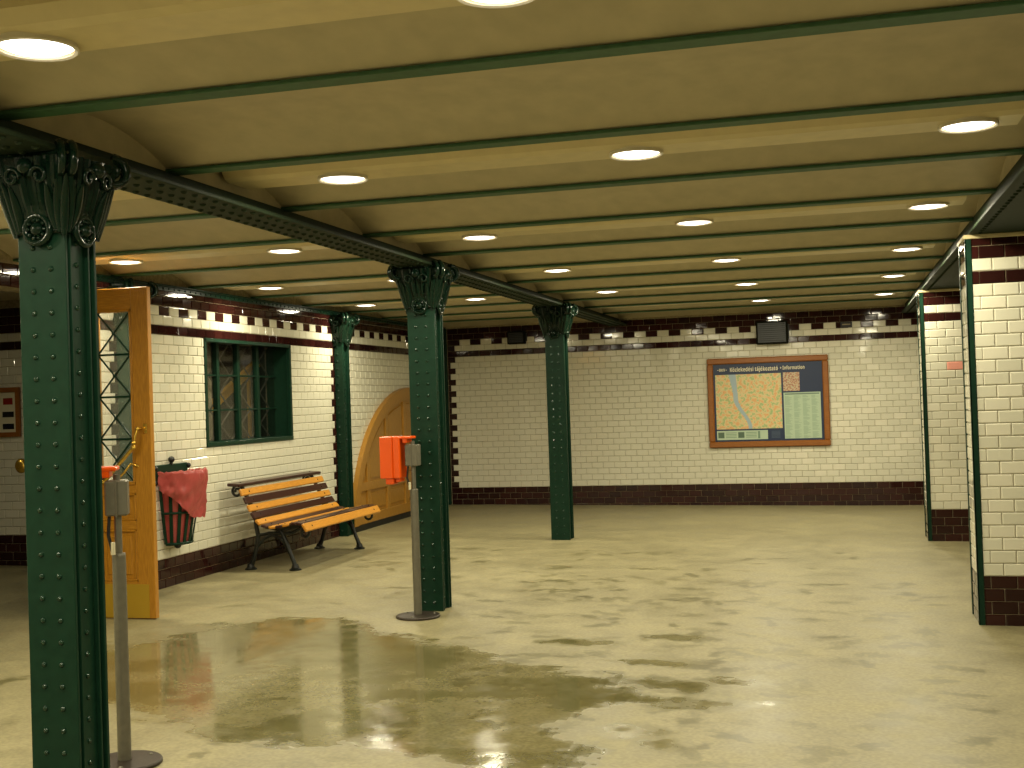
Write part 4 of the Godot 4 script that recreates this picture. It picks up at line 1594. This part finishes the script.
func build_poster() -> void:
	var t := base("wall_map", Vector3(-0.846, 1.301, ZB + 0.009))
	tag(t, "large city map poster in a brown wooden frame on the back wall", "map poster")
	var W := 0.755
	var H := 0.572
	var fw := 0.075
	for s in [-1.0, 1.0]:
		obj("frame_bar", mbox(Vector3(-W, s * (H - fw * 0.5) - fw * 0.5, 0), Vector3(W, s * (H - fw * 0.5) + fw * 0.5, 0.045), 0.012), M.frame, t)
		obj("frame_bar", mbox(Vector3(s * (W - fw * 0.5) - fw * 0.5, -H + fw, 0), Vector3(s * (W - fw * 0.5) + fw * 0.5, H - fw, 0.045), 0.012), M.frame, t)
	var b := MB.new()
	var x := W - fw
	var y := H - fw
	b.quad(Vector3(-x, -y, 0.014), Vector3(x, -y, 0.014), Vector3(x, y, 0.014), Vector3(-x, y, 0.014), Vector3(0, 0, 1), Vector2(0, 1), Vector2(1, 0))
	b.box(Vector3(-x, -y, 0.0), Vector3(x, y, 0.013))
	var pm := mat(Color(1, 1, 1), 0.28)
	pm.albedo_texture = poster_image()
	obj("print", b, pm, t)
	var hy := y - 0.075
	text_part("Közlekedési tájékoztató", 0.052, M.paper, t, Vector3(-0.165, hy, 0.0155), "title_lettering", 0.60)
	text_part("• Information", 0.046, M.paper, t, Vector3(0.315, hy + 0.002, 0.0155), "subtitle_lettering", 0.30)
	text_part("BKV", 0.036, M.paper, t, Vector3(-0.565, hy, 0.0155), "emblem_lettering", 0.075)
	obj("emblem_bar", mbox(Vector3(-0.625, hy - 0.004, 0.0145), Vector3(-0.61, hy + 0.004, 0.016)), M.paper, t)
	obj("emblem_bar", mbox(Vector3(-0.52, hy - 0.004, 0.0145), Vector3(-0.505, hy + 0.004, 0.016)), M.paper, t)

func build_wall_boxes() -> void:
	for q in [[-0.765, 2.175, 0.195, 0.145, "large dark green loudspeaker box on the back wall above the map"], [-4.11, 2.262, 0.118, 0.085, "small dark green loudspeaker box on the back wall, left of the far column"]]:
		var t := base("wall_speaker", Vector3(q[0], q[1], ZB + 0.010))
		tag(t, q[4].replace(", left of the far column", " over plain tiles"), "loudspeaker", "loudspeaker boxes on the back wall")
		var w: float = q[2]
		var h: float = q[3]
		obj("case", mbox(Vector3(-w, -h, 0), Vector3(w, h, 0.11), 0.006), M.dark, t)
		obj("grille", mbox(Vector3(-w + 0.02, -h + 0.02, 0.108), Vector3(w - 0.02, h - 0.02, 0.116), 0.003), M.iron, t)
		var n := int(h / 0.016)
		for i in n:
			var y := lerpf(-h + 0.03, h - 0.03, (i + 0.5) / n)
			obj("louvre", mbox(Vector3(-w + 0.03, y - 0.003, 0.115), Vector3(w - 0.03, y + 0.003, 0.120)), M.dark, t)
		obj("bracket", mbox(Vector3(w - 0.004, -h * 0.6, 0.0), Vector3(w + 0.016, h * 0.7, 0.05), 0.003), M.iron, t)
	var t2 := base("wall_plate", Vector3(0.145, 2.235, ZB + 0.009))
	tag(t2, "small black plate with a pale stripe in the checker band of the back wall", "plate")
	obj("plate", mbox(Vector3(-0.07, -0.035, 0), Vector3(0.07, 0.035, 0.012), 0.003), M.black, t2)
	obj("stripe", mbox(Vector3(-0.05, -0.004, 0.012), Vector3(0.05, 0.010, 0.014)), M.mortar, t2)
